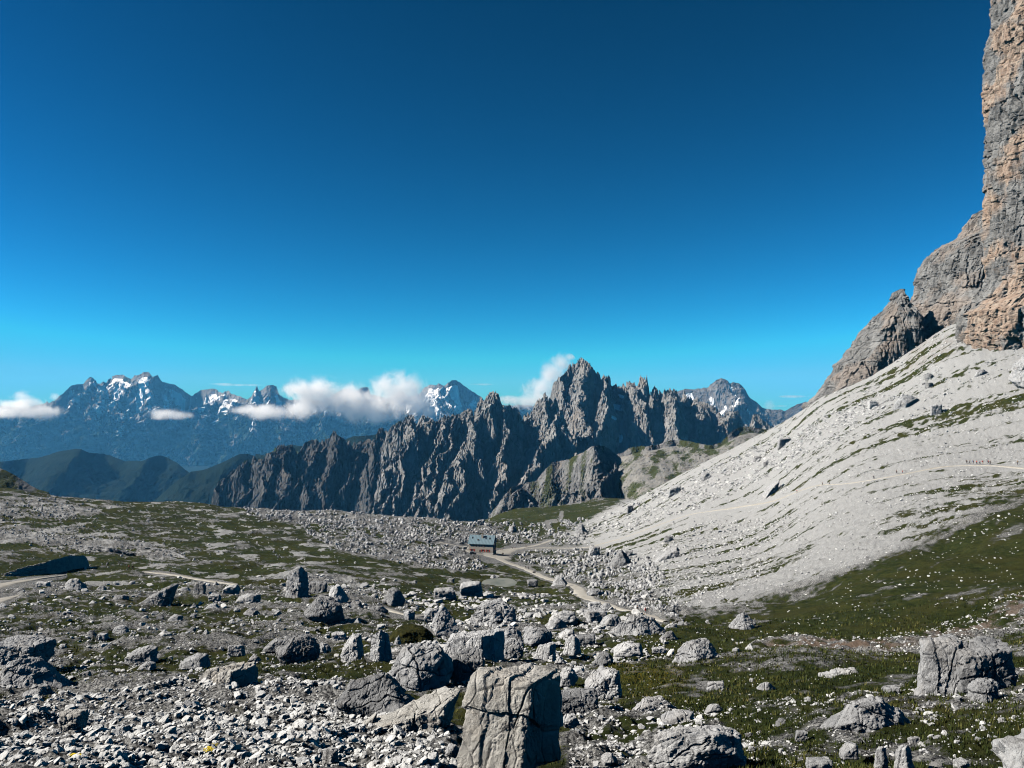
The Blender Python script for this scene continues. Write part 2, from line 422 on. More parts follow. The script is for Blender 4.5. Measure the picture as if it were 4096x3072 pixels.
# ------------------------------------------------------------------ paths: centre line + half width in photo units (2212 wide)
def z3(x, y): return (2000 + x * .6159) * .54, (2050 + y * .6159) * .54
def zh(x, y): return (1700 + x / 3.687) * .54, (2050 + y / 3.687) * .54
def z1(x, y): return (x * .6159) * .54, (2050 + y * .6159) * .54
def z5(x, y): return (3072 + x * .463) * .54, (1300 + y * .463) * .54
def z4(x, y): return (2500 + x * .463) * .54, (1400 + y * .463) * .54
PATHS = {
 'main': [(*zh(1040, 640), 26), (*zh(1110, 690), 11), (*zh(1200, 735), 7), (*zh(1310, 775), 6.5), (*zh(1420, 810), 6), (*z3(210, 385), 6), (*z3(270, 415), 6.5), (*z3(340, 437), 7), (*z3(430, 460), 8), (*z3(500, 490), 10), (*z3(530, 525), 12), (*z3(575, 560), 10), (*z3(640, 580), 8), (*z3(720, 605), 7), (*z3(790, 632), 7), (*z3(880, 648), 7), (*z3(960, 672), 8), (*z3(1020, 697), 8), (*z3(1075, 712), 4)],
 'yard': [(*zh(600, 470), 4), (*zh(690, 490), 4), (*zh(640, 575), 5), (*zh(780, 612), 4), (*zh(900, 622), 5), (*zh(1040, 620), 9), (*zh(1150, 585), 13), (*zh(1280, 545), 10), (*zh(1400, 530), 9), (*zh(1500, 510), 5), (*zh(1620, 490), 5), (*zh(1760, 450), 5), (*zh(1850, 415), 4)],
 'traverse': [(*z3(160, 237), 3), (*z3(260, 230), 3.5), (*z3(400, 232), 3.5), (*z3(560, 228), 4), (*z3(640, 210), 5), (*z3(730, 185), 4.5), (*z3(830, 155), 4), (*z4(500, 1440), 3.0), (*z4(700, 1400), 3), (*z4(900, 1372), 6), (*z4(1030, 1350), 5), (*z4(1200, 1325), 4), (*z4(1320, 1295), 3.5), (*z4(1480, 1230), 3), (*z5(450, 1385), 2.2), (*z5(620, 1380), 2.0), (*z5(830, 1352), 2.0), (*z5(1000, 1325), 2.2), (*z5(1200, 1287), 2.6), (*z5(1500, 1230), 3), (*z5(1700, 1217), 3.5), (*z5(1900, 1216), 5), (*z5(2080, 1228), 6), (*z5(2230, 1245), 7), (*z5(2400, 1280), 8)],
 'west': [(*z1(-260, 560), 14), (*z1(-120, 520), 13), (*z1(0, 475), 14), (*z1(150, 448), 10), (*z1(280, 428), 6), (*z1(420, 410), 3)],
 'track': [(*z1(940, 388), 3), (*z1(1050, 398), 4), (*z1(1160, 412), 4), (*z1(1260, 432), 4.5), (*z1(1400, 452), 4.5), (*z1(1540, 470), 3)],
 'spur': [(*z1(-200, 640), 14), (*z1(-60, 595), 16), (*z1(40, 562), 11), (*z1(110, 545), 4)],
 'hollow': [((1200 + 1075 * .31646) * .54, (2300 + 430 * .31646) * .54, 7), ((1200 + 1200 * .31646) * .54, (2300 + 470 * .31646) * .54, 6.5), ((1200 + 1330 * .31646) * .54, (2300 + 505 * .31646) * .54, 6), ((1200 + 1460 * .31646) * .54, (2300 + 525 * .31646) * .54, 7), ((1200 + 1560 * .31646) * .54, (2300 + 525 * .31646) * .54, 4)],
 'hut_west': [(*zh(215, 440), 1.6), (*zh(350, 465), 1.8), (*zh(480, 492), 1.8), (*zh(600, 515), 2.0)],
 'meadow_a': [(*zh(2020, 0), 1.6), (*zh(2005, 60), 1.6), (*zh(2000, 110), 1.6)],
 'meadow_b': [(*zh(1940, 128), 1.4), (*zh(1850, 135), 1.6), (*zh(1790, 150), 2.0), (*zh(1825, 215), 2.0)],
}
K22 = 1024 / 2212.0
def smooth_line(a, n):
    a = np.array(a, float); d = np.r_[0, np.cumsum(np.hypot(*np.diff(a[:, :2], axis=0).T))]
    # Catmull-Rom resample
    tt = np.linspace(0, d[-1], n); k = np.clip(np.searchsorted(d, tt, 'right') - 1, 0, len(a) - 2)
    s = ((tt - d[k]) / (d[k + 1] - d[k]))[:, None]
    p0 = a[np.maximum(k - 1, 0)]; p1 = a[k]; p2 = a[k + 1]; p3 = a[np.minimum(k + 2, len(a) - 1)]
    return .5 * (2 * p1 + (p2 - p0) * s + (2 * p0 - 5 * p1 + 4 * p2 - p3) * s * s + (3 * p1 - p0 - 3 * p2 + p3) * s ** 3)
PATH_W = []           # world ribbons: centre x,y, half width, depth
pathmask = np.zeros(_gu.shape)
PLINES = {}
for nm, l in PATHS.items():
    n = max(14, int(len(l) * 7)); s = smooth_line(l, n); u = s[:, 0] * K22; v = s[:, 1] * K22; w = np.maximum(s[:, 2], 1.2) * K22
    D = depth_at(u, v)
    # fill misses, then smooth the depth along the line
    ok = ~np.isnan(D); D = np.interp(np.arange(n), np.arange(n)[ok], D[ok])
    for _ in range(4): D[1:-1] = (D[:-2] + D[1:-1] * 2 + D[2:]) / 4
    rx, _r = ray(u, v); PLINES[nm] = (rx * D, D, w * D / F, u, v)
    for i in range(n):
        pathmask = np.maximum(pathmask, np.clip(1.6 - np.hypot((_gu - u[i]) / (w[i] + 1.0), (_gv - v[i]) / (w[i] * .55 + 1.0)), 0, 1))

# ------------------------------------------------------------------ ground relief
DX, DY = .968, -.25        # fall line of the right-hand slope
def fallc(x, y): return x * DX + y * DY, -x * DY + y * DX
def masks_at(x, y, z):
    u, v = proj(x, y, z); front = y > 2
    f = lambda T, d: np.where(front, look(T, u, v), d)
    return f(G, .3), f(scree, 0), f(soil, 0), f(flower, 0), f(pathmask, 0)

POND = None
def level(x, y, z):
    """level bed of the pond let into the slope"""
    if POND is None: return z
    cx, cy, a, b, z0 = POND; r = np.hypot((x - cx) / a, (y - cy) / b); m = 1 - sstep(1.0, 1.9, r)
    return z * (1 - m) + (z0 - .25 + .5 * sstep(.95, 1.25, r)) * m

def relief(x, y, sc, pm, gl):
    D = np.hypot(x, y)
    q = 1 - .8 * sc
    r = 1.5 * fbm(x / 26, y / 26, oct=3, seed=11) * q * sstep(15, 60, D)
    rock = 1 - sstep(.4, .75, gl)
    n2 = ridged(x / 7.0, y / 7.0, oct=4, seed=21) - .35
    r = r + (.25 + .75 * rock) * 1.0 * n2 * q * sstep(8, 40, D)
    r = r + (.10 + .22 * rock) * fbm(x / 1.6, y / 1.6, oct=4, seed=31) * (1 - .4 * sc)
    al, ac = fallc(x, y)
    r = r + sc * (.9 * fbm(al / 70, ac / 9, oct=4, seed=41) + .5 * fbm(al / 9, ac / 3, oct=4, seed=43) + .25 * ridged(x / 3.0, y / 3.0, oct=3, seed=44))
    return r * (1 - pm) * sstep(2, 12, D)

def hground(x, y):
    x = np.asarray(x, float); y = np.asarray(y, float); z = hbase(x, y)
    gl, sc, so, fl, pm = masks_at(x, y, z)
    return level(x, y, z + relief(x, y, sc, pm, gl))

def build_ground():
    uu = np.arange(-230, 1256, .95); X = (uu - 512) / F * 1.03
    L = np.concatenate([np.linspace(math.log(1.2), math.log(18), 120), np.linspace(math.log(18.1), math.log(1150), 900), np.linspace(math.log(1165), math.log(1850), 30)])
    XX, LL = np.meshgrid(X, L); y = np.exp(LL); x = XX * y; z = y * slope_at(XX, LL)
    sh = x.shape; x = x.ravel(); y = y.ravel(); z = z.ravel()
    gl, sc, so, fl, pm = masks_at(x, y, z)
    rel = relief(x, y, sc, pm, gl)
    al, ac = fallc(x, y)
    n = .30 * fbm(x / 9, y / 9, oct=6, seed=51) + .22 * fbm(x / 34, y / 34, oct=3, seed=57) + .30 * fbm(x / 2.2, y / 2.2, oct=4, seed=58)
    broad = fbm(al / 130, ac / 15, oct=4, seed=63)
    dash = fbm(al / 7, ac / 1.5, oct=3, seed=61)
    # lower down the fall line swings towards the viewer
    wn = 1 - sstep(170, 330, y); a2, c2 = x * .80 + y * .60, -x * .60 + y * .80
    b2 = fbm(a2 / 90, c2 / 11, oct=4, seed=66); d2 = fbm(a2 / 5, c2 / 1.1, oct=3, seed=67)
    broad = broad * (1 - wn) + b2 * wn; dash = dash * (1 - wn) + d2 * wn
    stk = .30 * (fbm(al / 34, ac / 3.6, oct=4, seed=62) * (1 - wn) + wn * fbm(a2 / 25, c2 / 2.6, oct=4, seed=68)) + .58 * broad + .44 * dash * sstep(-.35, .25, broad)
    lower = sstep(.3, .6, gl) * 0
    st2 = np.clip(sc + .55 * sstep(640, 900, proj(x, y, z)[0]) * sstep(640, 560, proj(x, y, z)[1]), 0, 1)
    n = n * (1 - st2) + stk * st2
    gr = gl + n - .35 * np.clip(rel * .5, -.2, .5) * (1 - sc)
    # bare limestone pavement showing through the left pasture
    uu_, vv_ = proj(x, y, z); past = look(PAST, uu_, vv_) * (y > 100)
    pav = past * sstep(.30, .42, fbm(x / 11, y / 20, oct=5, seed=91, gain=.6) + .26 * look(PATCH, uu_, vv_))
    gr = gr - .5 * pav * (1 - sc)
    gr = gr * (1 - sstep(.25, .8, pm))
    V = np.stack([x, y, level(x, y, z + rel)], 1)
    m = mesh_np('ground', V, grid_faces(*sh)[:, ::-1], True, {'grass': gr, 'soil': so * sstep(-.2, .3, fbm(x / 3, y / 3, oct=3, seed=71) + .1), 'flower': fl, 'scree': np.maximum(sc, .8 * pav)})
    tag(obj('ground', m, M['ground']), kind='structure')

def build_paths():
    names = {'main': 'path', 'yard': 'path', 'traverse': 'path', 'west': 'path', 'spur': 'path', 'track': 'path', 'hollow': 'path', 'hut_west': 'path'}
    for nm, (cx, cy, hw, u, v) in PLINES.items():
        if nm not in names: continue
        n = len(cx); t = np.stack([np.gradient(cx), np.gradient(cy)], 1); t /= np.linalg.norm(t, axis=1)[:, None]
        # widths were read in the photo: across-view width is foreshortened for lines running sideways
        nx, ny = -t[:, 1], t[:, 0]
        dep = np.clip(-(hbase(cx, cy) / cy), .08, .5)
        # half width in metres so that its projection perpendicular to the line is hw
        eff = np.sqrt((nx * 1.0) ** 2 * .55 + (ny * dep) ** 2 + .004)
        W = np.clip(hw / np.maximum(eff, .25), .5, 14) * (.55 if nm == 'traverse' else 1)
        W = W * (1 + .35 * fbm(cx / 9, cy / 9, oct=2, seed=5))
        k = 9; s = np.linspace(-1, 1, k)[None]
        x = cx[:, None] + nx[:, None] * W[:, None] * s; y = cy[:, None] + ny[:, None] * W[:, None] * s
        z = hbase(x, y)
        z = z + .10 + .10 * (1 - s * s) - .30 * (np.abs(s) > .95)
        gl, sc, so, fl, pm = masks_at(x, y, hbase(x, y)); z = z + relief(x, y, sc, pm, gl) * .9 + .05
        V = np.stack([x, y, z], -1).reshape(-1, 3)
        m = mesh_np('path', V, grid_faces(n, k), True)
        tag(obj('path', m, M['path']), kind='structure')

# ------------------------------------------------------------------ rocks
_ico = {}
def ico(sub):
    if sub in _ico: return _ico[sub]
    if sub == 0:
        p = (1 + 5 ** .5) / 2
        V = np.array([(-1, p, 0), (1, p, 0), (-1, -p, 0), (1, -p, 0), (0, -1, p), (0, 1, p), (0, -1, -p), (0, 1, -p), (p, 0, -1), (p, 0, 1), (-p, 0, -1), (-p, 0, 1)], float)
        Fc = np.array([(0, 11, 5), (0, 5, 1), (0, 1, 7), (0, 7, 10), (0, 10, 11), (1, 5, 9), (5, 11, 4), (11, 10, 2), (10, 7, 6), (7, 1, 8), (3, 9, 4), (3, 4, 2), (3, 2, 6), (3, 6, 8), (3, 8, 9), (4, 9, 5), (2, 4, 11), (6, 2, 10), (8, 6, 7), (9, 8, 1)])
        V /= np.linalg.norm(V, axis=1)[:, None]
    else:
        V0, F0 = ico(sub - 1)
        e = np.sort(np.concatenate([F0[:, [0, 1]], F0[:, [1, 2]], F0[:, [2, 0]]]), axis=1)
        ue, inv = np.unique(e[:, 0].astype(np.int64) * len(V0) + e[:, 1], return_inverse=True)
        mid = V0[ue // len(V0)] + V0[ue % len(V0)]; mid /= np.linalg.norm(mid, axis=1)[:, None]
        V = np.concatenate([V0, mid]); k = len(F0); inv = inv + len(V0)
        a, b, c = inv[:k], inv[k:2 * k], inv[2 * k:]
        Fc = np.concatenate([np.stack([F0[:, 0], a, c], 1), np.stack([F0[:, 1], b, a], 1), np.stack([F0[:, 2], c, b], 1), np.stack([a, b, c], 1)])
    _ico[sub] = (V, Fc); return _ico[sub]

def nrm(v): v = np.array(v, float); return v / np.linalg.norm(v)
def planes_for(kind, r):
    J = lambda v, s=.16: nrm(np.array(v, float) + r.normal(size=3) * s)
    L = []
    if kind == 'block':
        for v in ((1, 0, 0), (-1, 0, 0), (0, 1, 0), (0, -1, 0), (0, 0, 1), (0, 0, -1)): L.append((J(v, .13), 1.0))
        for _ in range(6): L.append((nrm(r.normal(size=3)), r.uniform(1.15, 1.35)))
    elif kind == 'pyr':
        a0 = r.uniform(0, 1.2)
        for i in range(5):
            a = a0 + i * 1.2566 + r.uniform(-.25, .25); e = r.uniform(.42, .72); L.append((nrm((math.cos(a), math.sin(a), e)), r.uniform(.62, .74)))
        L.append((J((.1, 0, 1), .12), 1.25)); L.append(((0, 0, -1), .75))
        for _ in range(9): L.append((nrm(r.normal(size=3)), r.uniform(.72, 1.05)))
    elif kind == 'dome':
        for _ in range(20):
            n = nrm(r.normal(size=3)); L.append((n, r.uniform(.86, 1.03)))
        for a in range(6): L.append((J((math.cos(a), math.sin(a), .35)), r.uniform(.88, 1.0)))
        L.append(((0, 0, -1), .8)); L.append((J((0, 0, 1)), .9))
    elif kind == 'slab':       # bright face tilted to the left, steep right end
        L += [(J((-.55, -.25, .8), .06), .55), (J((.95, -.2, .1), .08), .95), (J((-.1, -1, .25), .1), .75), (J((0, 1, .1), .1), .8), (J((-1, 0, -.1), .1), 1.05), ((0, 0, -1), .7), (J((.2, 0, 1), .08), .85)]
        for _ in range(4): L.append((nrm(r.normal(size=3)), r.uniform(1.05, 1.25)))
    elif kind == 'wedge':      # lean-to: rises to the right, overhanging right end
        L += [(J((-.5, -.1, .85), .05), .45), (J((.9, -.1, -.35), .06), .8), (J((0, -1, .05), .1), .62), (J((0, 1, .1), .1), .7), ((0, 0, -1), .55), (J((.1, 0, 1), .05), 1.15)]
        for _ in range(3): L.append((nrm(r.normal(size=3)), r.uniform(1.1, 1.3)))
    elif kind == 'pillar':
        for i in range(6):
            a = i * 1.047 + r.uniform(-.2, .2); L.append((nrm((math.cos(a), math.sin(a), r.uniform(.08, .24))), r.uniform(.85, 1.0)))
        L += [(J((-.5, .1, 1), .1), 1.1), (J((.5, .2, 1), .1), 1.15), ((0, 0, -1), .9)]
    elif kind == 'low':
        for i in range(8):
            a = i * .785 + r.uniform(-.3, .3); L.append((nrm((math.cos(a), math.sin(a), r.uniform(.4, 1.2))), r.uniform(.7, .95)))
        L += [(J((-.1, 0, 1), .1), .7), ((0, 0, -1), .8)]
        for _ in range(5): L.append((nrm(r.normal(size=3)), r.uniform(.9, 1.1)))
    elif kind == 'face':       # block whose camera-left face is broad and bright, right side sheer
        L += [(J((-.50, -.84, .22), .02), .52), (J((.88, -.47, .03), .02), .42), (J((1, .3, .02), .04), .9), (J((-.5, .86, .1), .06), .9), (J((-.1, 0, 1), .05), .95), ((0, 0, -1), .9), (J((-1, .1, .25), .05), .95), (nrm((-.8, -.3, .8)), 1.02)]
    elif kind == 'twin':
        return None
    else:
        for _ in range(16): L.append((nrm(r.normal(size=3)), r.uniform(.8, 1.05)))
        L.append(((0, 0, -1), .85))
    return L

def rock_verts(kind, sub, seed, dims, rough=1.0, crack=1.0, fine=1.0):
    if kind == 'face': rough *= .45
    """closed rock surface; dims = real (width, depth, height) in metres, base at z = 0"""
    r = np.random.default_rng(seed)
    U, Fc = ico(sub)
    N, dd = zip(*planes_for(kind, r)); N = np.array(N); dd = np.array(dd)
    q = U @ N.T; rad = np.where(q > 1e-6, dd / np.maximum(q, 1e-6), 1e9)
    # soft minimum keeps edges a little worn
    k = 26.0; rad = -np.log(np.exp(-k * (rad - rad.min(1, keepdims=True))).sum(1)) / k + rad.min(1)
    Pn = U * np.minimum(rad, 1.7)[:, None]
    s = seed % 53
    Pn = Pn + U * (rough * .12 * fbm(Pn[:, 0] * 1.7 + s, Pn[:, 1] * 1.7, Pn[:, 2] * 1.7, oct=3, seed=s))[:, None]
    lo, hi = Pn.min(0), Pn.max(0); Pn = (Pn - (lo + hi) / 2) / ((hi - lo) / 2)
    W = np.array(dims) / 2; Q = Pn * W; size = float(np.mean(dims))
    if sub >= 3:
        # joints and bedding: sets of parallel fractures cut inwards
        disp = np.zeros(len(Q))
        vs_ = .08 if kind == 'face' else .25
        jn = [nrm((r.normal() * .25 - .2, r.normal() * .25, 1)), nrm((1, r.normal() * .4, r.normal() * vs_)), nrm((r.normal() * .4, 1, r.normal() * vs_))]
        for i, (n, c) in enumerate(zip(jn, ((2.0, 4.6, 4.0) if kind == 'face' else (3.6, 2.4, 2.4)))):
            w = fbm(Q[:, 0] / size * 2 + i * 7, Q[:, 1] / size * 2 + s, Q[:, 2] / size * 2, oct=3, seed=s + i)
            f = (Q @ n) / size * c * r.uniform(.8, 1.3) + (.16 if kind == 'face' else .45) * w + r.uniform()
            t = np.abs((f % 1) - .5) * 2
            act = sstep(-.15, .2, fbm(Q[:, 0] / size * 1.3, Q[:, 1] / size * 1.3 + i * 5, Q[:, 2] / size * 1.3 + s, oct=2, seed=s + 9 + i))
            disp -= crack * size * .045 * (sstep(.91, .99, t) if kind == 'face' else sstep(.87, .98, t)) * act
            lay = perlin(np.floor(f) * 1.7 + 3.1, np.full(len(Q), .37 + s + i), seed=s)
            disp += crack * size * (.05 if kind == 'face' else .034) * lay
        if sub >= 4:
            disp += fine * size * (.02 if sub > 5 else .03) * (ridged(Q[:, 0] / size * 4, Q[:, 1] / size * 4 + s, Q[:, 2] / size * 4, oct=4, seed=s + 2) - .3)
        if sub >= 5:
            disp += fine * size * .02 * fbm(Q[:, 0] / size * 15, Q[:, 1] / size * 15, Q[:, 2] / size * 9 + s, gain=.65, oct=4, seed=s + 4)
        Q = Q + U * disp[:, None]
    Q[:, 2] += W[2]
    return Q, Fc

def stones(name, u, v, px, tone, flat=.6, dig=.3, sub_of=None, cap=None):
    """many loose stones in one mesh, lying on the ground where the sight lines meet it"""
    D = depth_at(u, v); ok = ~np.isnan(D); u, v, px, tone, D = (a[ok] for a in (u, v, px, tone, D))
    rx, _ = ray(u, v); x = rx * D; y = D; z = hground(x, y); size = px * D / F
    if cap is not None: size = np.minimum(size, cap)
    VV, FF, TT = [], [], []; off = 0
    cls = np.where(px < 2.4, 0, np.where(px < 5, 1, 2)); r = np.random.default_rng(hash(name) % 1000 if False else len(name) * 31)
    for c in (0, 1, 2):
        idx = np.where(cls == c)[0]
        if not len(idx): continue
        protos = []
        for k in range(12):
            Q, Fc = rock_verts('block' if k % 3 else 'gen', (0, 1, 2)[c] if c else 1, 900 + k + c * 20, (1, 1, 1), 1.6)
            Q = Q - np.array([0, 0, .5]); protos.append((Q, Fc))
        which = r.integers(0, 12, len(idx))
        for k in range(12):
            ii = idx[which == k]
            if not len(ii): continue
            Q, Fc = protos[k]; n = len(ii)
            a = r.uniform(0, 6.283, n); ca, sa = np.cos(a), np.sin(a)
            sx = size[ii] * r.uniform(.75, 1.25, n); sy = size[ii] * r.uniform(.65, 1.1, n); sz = size[ii] * r.uniform(flat * .6, flat * 1.4, n)
            tx, ty = r.normal(0, .28, n), r.normal(0, .28, n)
            px_ = Q[None, :, 0] * sx[:, None]; py_ = Q[None, :, 1] * sy[:, None]; pz_ = Q[None, :, 2] * sz[:, None]
            X = px_ * ca[:, None] - py_ * sa[:, None]; Y = px_ * sa[:, None] + py_ * ca[:, None]
            Z = pz_ + X * tx[:, None] + Y * ty[:, None] + (z[ii] + sz * (.5 - dig))[:, None]
            VV.append(np.stack([X + x[ii][:, None], Y + y[ii][:, None], Z], -1).reshape(-1, 3))
            FF.append((Fc[None] + (np.arange(n) * len(Q))[:, None, None]).reshape(-1, 3) + off); off += n * len(Q)
            TT.append(np.repeat(tone[ii], len(Q)))
    m = mesh_np(name, np.concatenate(VV), np.concatenate(FF), False, {'tone': np.concatenate(TT)})
    return tag(obj(name, m, M['stone']), kind='stuff')

def in_poly(u, v, pts, k=K22):
    p = np.array(pts, float) * k; m = np.zeros(len(u), bool); j = len(p) - 1
    for i in range(len(p)):
        (x1, y1), (x2, y2) = p[i], p[j]
        if y1 != y2: m ^= ((y1 > v) != (y2 > v)) & (u < (x2 - x1) * (v - y1) / (y2 - y1) + x1)
        j = i
    return m

def sample(n, poly, pmin, pmax, power=2.2, seed=0, keep=None):
    r = np.random.default_rng(seed); p = np.array(poly) * K22; U, V = [], []; c = 0
    while c < n:
        u = r.uniform(p[:, 0].min(), p[:, 0].max(), n); v = r.uniform(p[:, 1].min(), p[:, 1].max(), n)
        k = in_poly(u, v, poly)
        k &= (look(pathmask, u, v) < .35)
        if keep is not None: k &= r.uniform(0, 1, n) < keep(u, v)
        U.append(u[k]); V.append(v[k]); c += k.sum()
        if k.sum() == 0: break
    u = np.concatenate(U)[:n]; v = np.concatenate(V)[:n]; n = len(u)
    q = r.uniform(0, 1, n); a = 1 - power
    px = (pmin ** a + q * (pmax ** a - pmin ** a)) ** (1 / a)
    return u, v, px, np.clip(r.normal(.62, .25, n), 0, 1)

def build_stones():
    cl = lambda s, sc=9.0, th=0.0: (lambda u, v: sstep(th - .25, th + .35, fbm(u / sc / 2.2, v / sc, oct=3, seed=s)) * .9 + .1)
    nog = lambda u, v: np.clip(1.25 - 1.25 * look(G, u, v) / .62, .05, 1)
    both = lambda s, sc=9.0: (lambda u, v: cl(s, sc)(u, v) * nog(u, v))
    A = []
    # block field left of the hut and along the rim
    A.append(sample(2600, [(520, 1085), (900, 1112), (1030, 1125), (1120, 1135), (1260, 1120), (1300, 1130), (1250, 1180), (1110, 1175), (1020, 1160), (1005, 1190), (880, 1150), (700, 1135), (540, 1120)], 1.2, 3.6, 2.0, 1, cl(1, 7)))
    A.append(sample(2000, [(640, 1130), (900, 1150), (1015, 1190), (1060, 1230), (980, 1235), (860, 1215), (700, 1180)], 1.2, 3.6, 2.1, 2, cl(2, 6)))
    A.append(sample(2300, [(1110, 1180), (1280, 1180), (1420, 1215), (1460, 1300), (1480, 1345), (1300, 1300), (1180, 1240), (1110, 1200)], 1.4, 5.0, 2.0, 3, cl(3, 8)))
    A.append(sample(1100, [(0, 1060), (500, 1090), (800, 1230), (0, 1250)], 1.0, 2.6, 2.6, 4, both(4)))
    rub = [np.concatenate(q) for q in zip(*A)]
    rub[3] = np.clip(rub[3] - .30, 0, 1)
    stones('block_field', *rub, flat=.85, dig=.25)
    A = []
    # middle ground
    A.append(sample(5200, [(-40, 1250), (700, 1250), (1300, 1280), (1480, 1350), (1300, 1500), (700, 1500), (-40, 1530)], 1.3, 6.5, 2.25, 5, both(5, 12)))
    A.append(sample(1200, [(850, 1280), (1400, 1300), (1460, 1420), (900, 1440)], 2.5, 9, 2.2, 6, cl(6, 14)))
    # meadow on the right: scattered white stones
    A.append(sample(1100, [(1430, 1330), (1700, 1290), (2230, 1050), (2230, 1440), (1950, 1500), (1560, 1540), (1330, 1510)], .9, 3.2, 2.6, 7, cl(7, 16, .05)))
    A.append(sample(1100, [(1560, 1390), (1900, 1370), (2230, 1290), (2230, 1360), (1950, 1420), (1640, 1430)], 1.0, 3.4, 2.4, 8, cl(8, 10)))
    A.append(sample(1500, [(1240, 1500), (1560, 1530), (1950, 1490), (2230, 1440), (2230, 1670), (1230, 1670)], 1.4, 8, 2.3, 9, cl(9, 18, .05)))
    A.append(sample(1100, [(1230, 1530), (1500, 1540), (1560, 1570), (1400, 1670), (1230, 1670)], 1.6, 7, 2.2, 10, cl(10, 12)))
    A.append(sample(9000, [(-40, 1250), (700, 1250), (1300, 1280), (1480, 1350), (1300, 1500), (700, 1500), (-40, 1530)], .8, 2.2, 2.2, 25, both(25, 9)))
    A.append(sample(3000, [(1230, 1500), (1560, 1530), (1950, 1490), (2230, 1440), (2230, 1670), (1230, 1670)], .8, 2.4, 2.4, 29, cl(29, 14, -.02)))
    mid = [np.concatenate(q) for q in zip(*A)]
    mid[3] = np.clip(mid[3] + .02, 0, 1)
    stones('scattered_stones', *mid, flat=.5, dig=.28)
    # gravel apron at the lower left
    A = [sample(12000, [(-40, 1530), (420, 1490), (700, 1490), (960, 1550), (990, 1680), (-40, 1680)], 1.6, 9, 2.3, 11, cl(11, 30, -.35)),
         sample(500, [(-40, 1560), (420, 1540), (900, 1580), (960, 1680), (-40, 1680)], 6, 13, 2.6, 12)]
    grv = [np.concatenate(q) for q in zip(*A)]
    grv[3] = np.clip(grv[3] + .28, 0, 1)
    stones('gravel', *grv, flat=.6, dig=.25)
    # scree slope
    A = [sample(9000, SCREE_P, .8, 2.6, 2.6, 13, cl(13, 16)),
         sample(3800, [(1300, 1120), (1640, 960), (1900, 850), (1960, 860), (1800, 960), (1560, 1080), (1330, 1170)], 1.0, 3.6, 2.2, 14, cl(14, 8)),
         sample(3200, [(1330, 1230), (1500, 1130), (1700, 1120), (1650, 1250), (1500, 1320), (1400, 1300)], 1.0, 3.4, 2.5, 15)]
    scr = [np.concatenate(q) for q in zip(*A)]
    stones('scree_blocks', *scr, flat=.6, dig=.35, cap=3.2)

def build_grass():
    """turf tufts on the near meadow"""
    r = np.random.default_rng(17); n = 60000
    u = r.uniform(-20, 1044, n); v = 600 + 185 * r.uniform(0, 1, n) ** .7
    gl = look(G, u, v); k = (r.uniform(0, 1, n) < sstep(.45, .75, gl) * 1.0) & (look(pathmask, u, v) < .2); u, v = u[k], v[k]
    D = depth_at(u, v); ok = ~np.isnan(D) & (D < 150); u, v, D = u[ok], v[ok], D[ok]; n = len(D)
    rx, _ = ray(u, v); x, y = rx * D, D; z = hground(x, y); gl = look(G, u, v)
    keep = (gl + .36 * fbm(x / 9, y / 9, oct=4, seed=51) + .3 * fbm(x / 2.2, y / 2.2, oct=3, seed=58)) > .5; x, y, z, D = x[keep], y[keep], z[keep], D[keep]; n = len(x)
    h = (.10 + .0022 * D) * r.uniform(.5, 1.3, n); tone = np.clip(r.normal(.45, .22, n) + .25 * fbm(x / 12, y / 12, oct=2, seed=3), 0, 1)
    V, Fc, T = [], [], []; B = 6
    for b in range(B):
        a = r.uniform(0, 6.283, n); q = r.uniform(0, .9, n) * h; w = h * r.uniform(.10, .2, n); le = h * r.uniform(.7, 1.2, n); ln = r.uniform(.1, .7, n) * le
        bx, by = x + q * np.cos(a), y + q * np.sin(a); t = r.uniform(0, 6.283, n); px_, py_ = -np.sin(t) * w, np.cos(t) * w
        V.append(np.stack([np.stack([bx + px_, by + py_, z - .05], 1), np.stack([bx - px_, by - py_, z - .05], 1), np.stack([bx + np.cos(t) * ln, by + np.sin(t) * ln, z + le], 1)], 1).reshape(-1, 3)); T.append(np.repeat(tone, 3))
    V = np.concatenate(V); Fc = np.arange(len(V)).reshape(-1, 3)
    t = NT('grass_blade'); c = t.ramp(t.attr('tone'), [(0, (.012, .017, .005)), (.45, (.032, .042, .011)), (.75, (.075, .075, .02)), (1, (.13, .11, .04))])
    tag(obj('grass', mesh_np('grass', V, Fc, False, {'tone': np.concatenate(T)}), t.done(c, .9, None, .05)), kind='stuff')
    print('tufts', n)
# ------------------------------------------------------------------ mountain ranges
def Z1(l): return [(x * .1157, 350 + y * .1157) for x, y in l]
def Z2(l): return [(225 + x * .1157, 350 + y * .1157) for x, y in l]
def Z3(l): return [(425 + x * .1157, 350 + y * .1157) for x, y in l]
def Z4(l): return [(625 + x * .1157, 350 + y * .1157) for x, y in l]

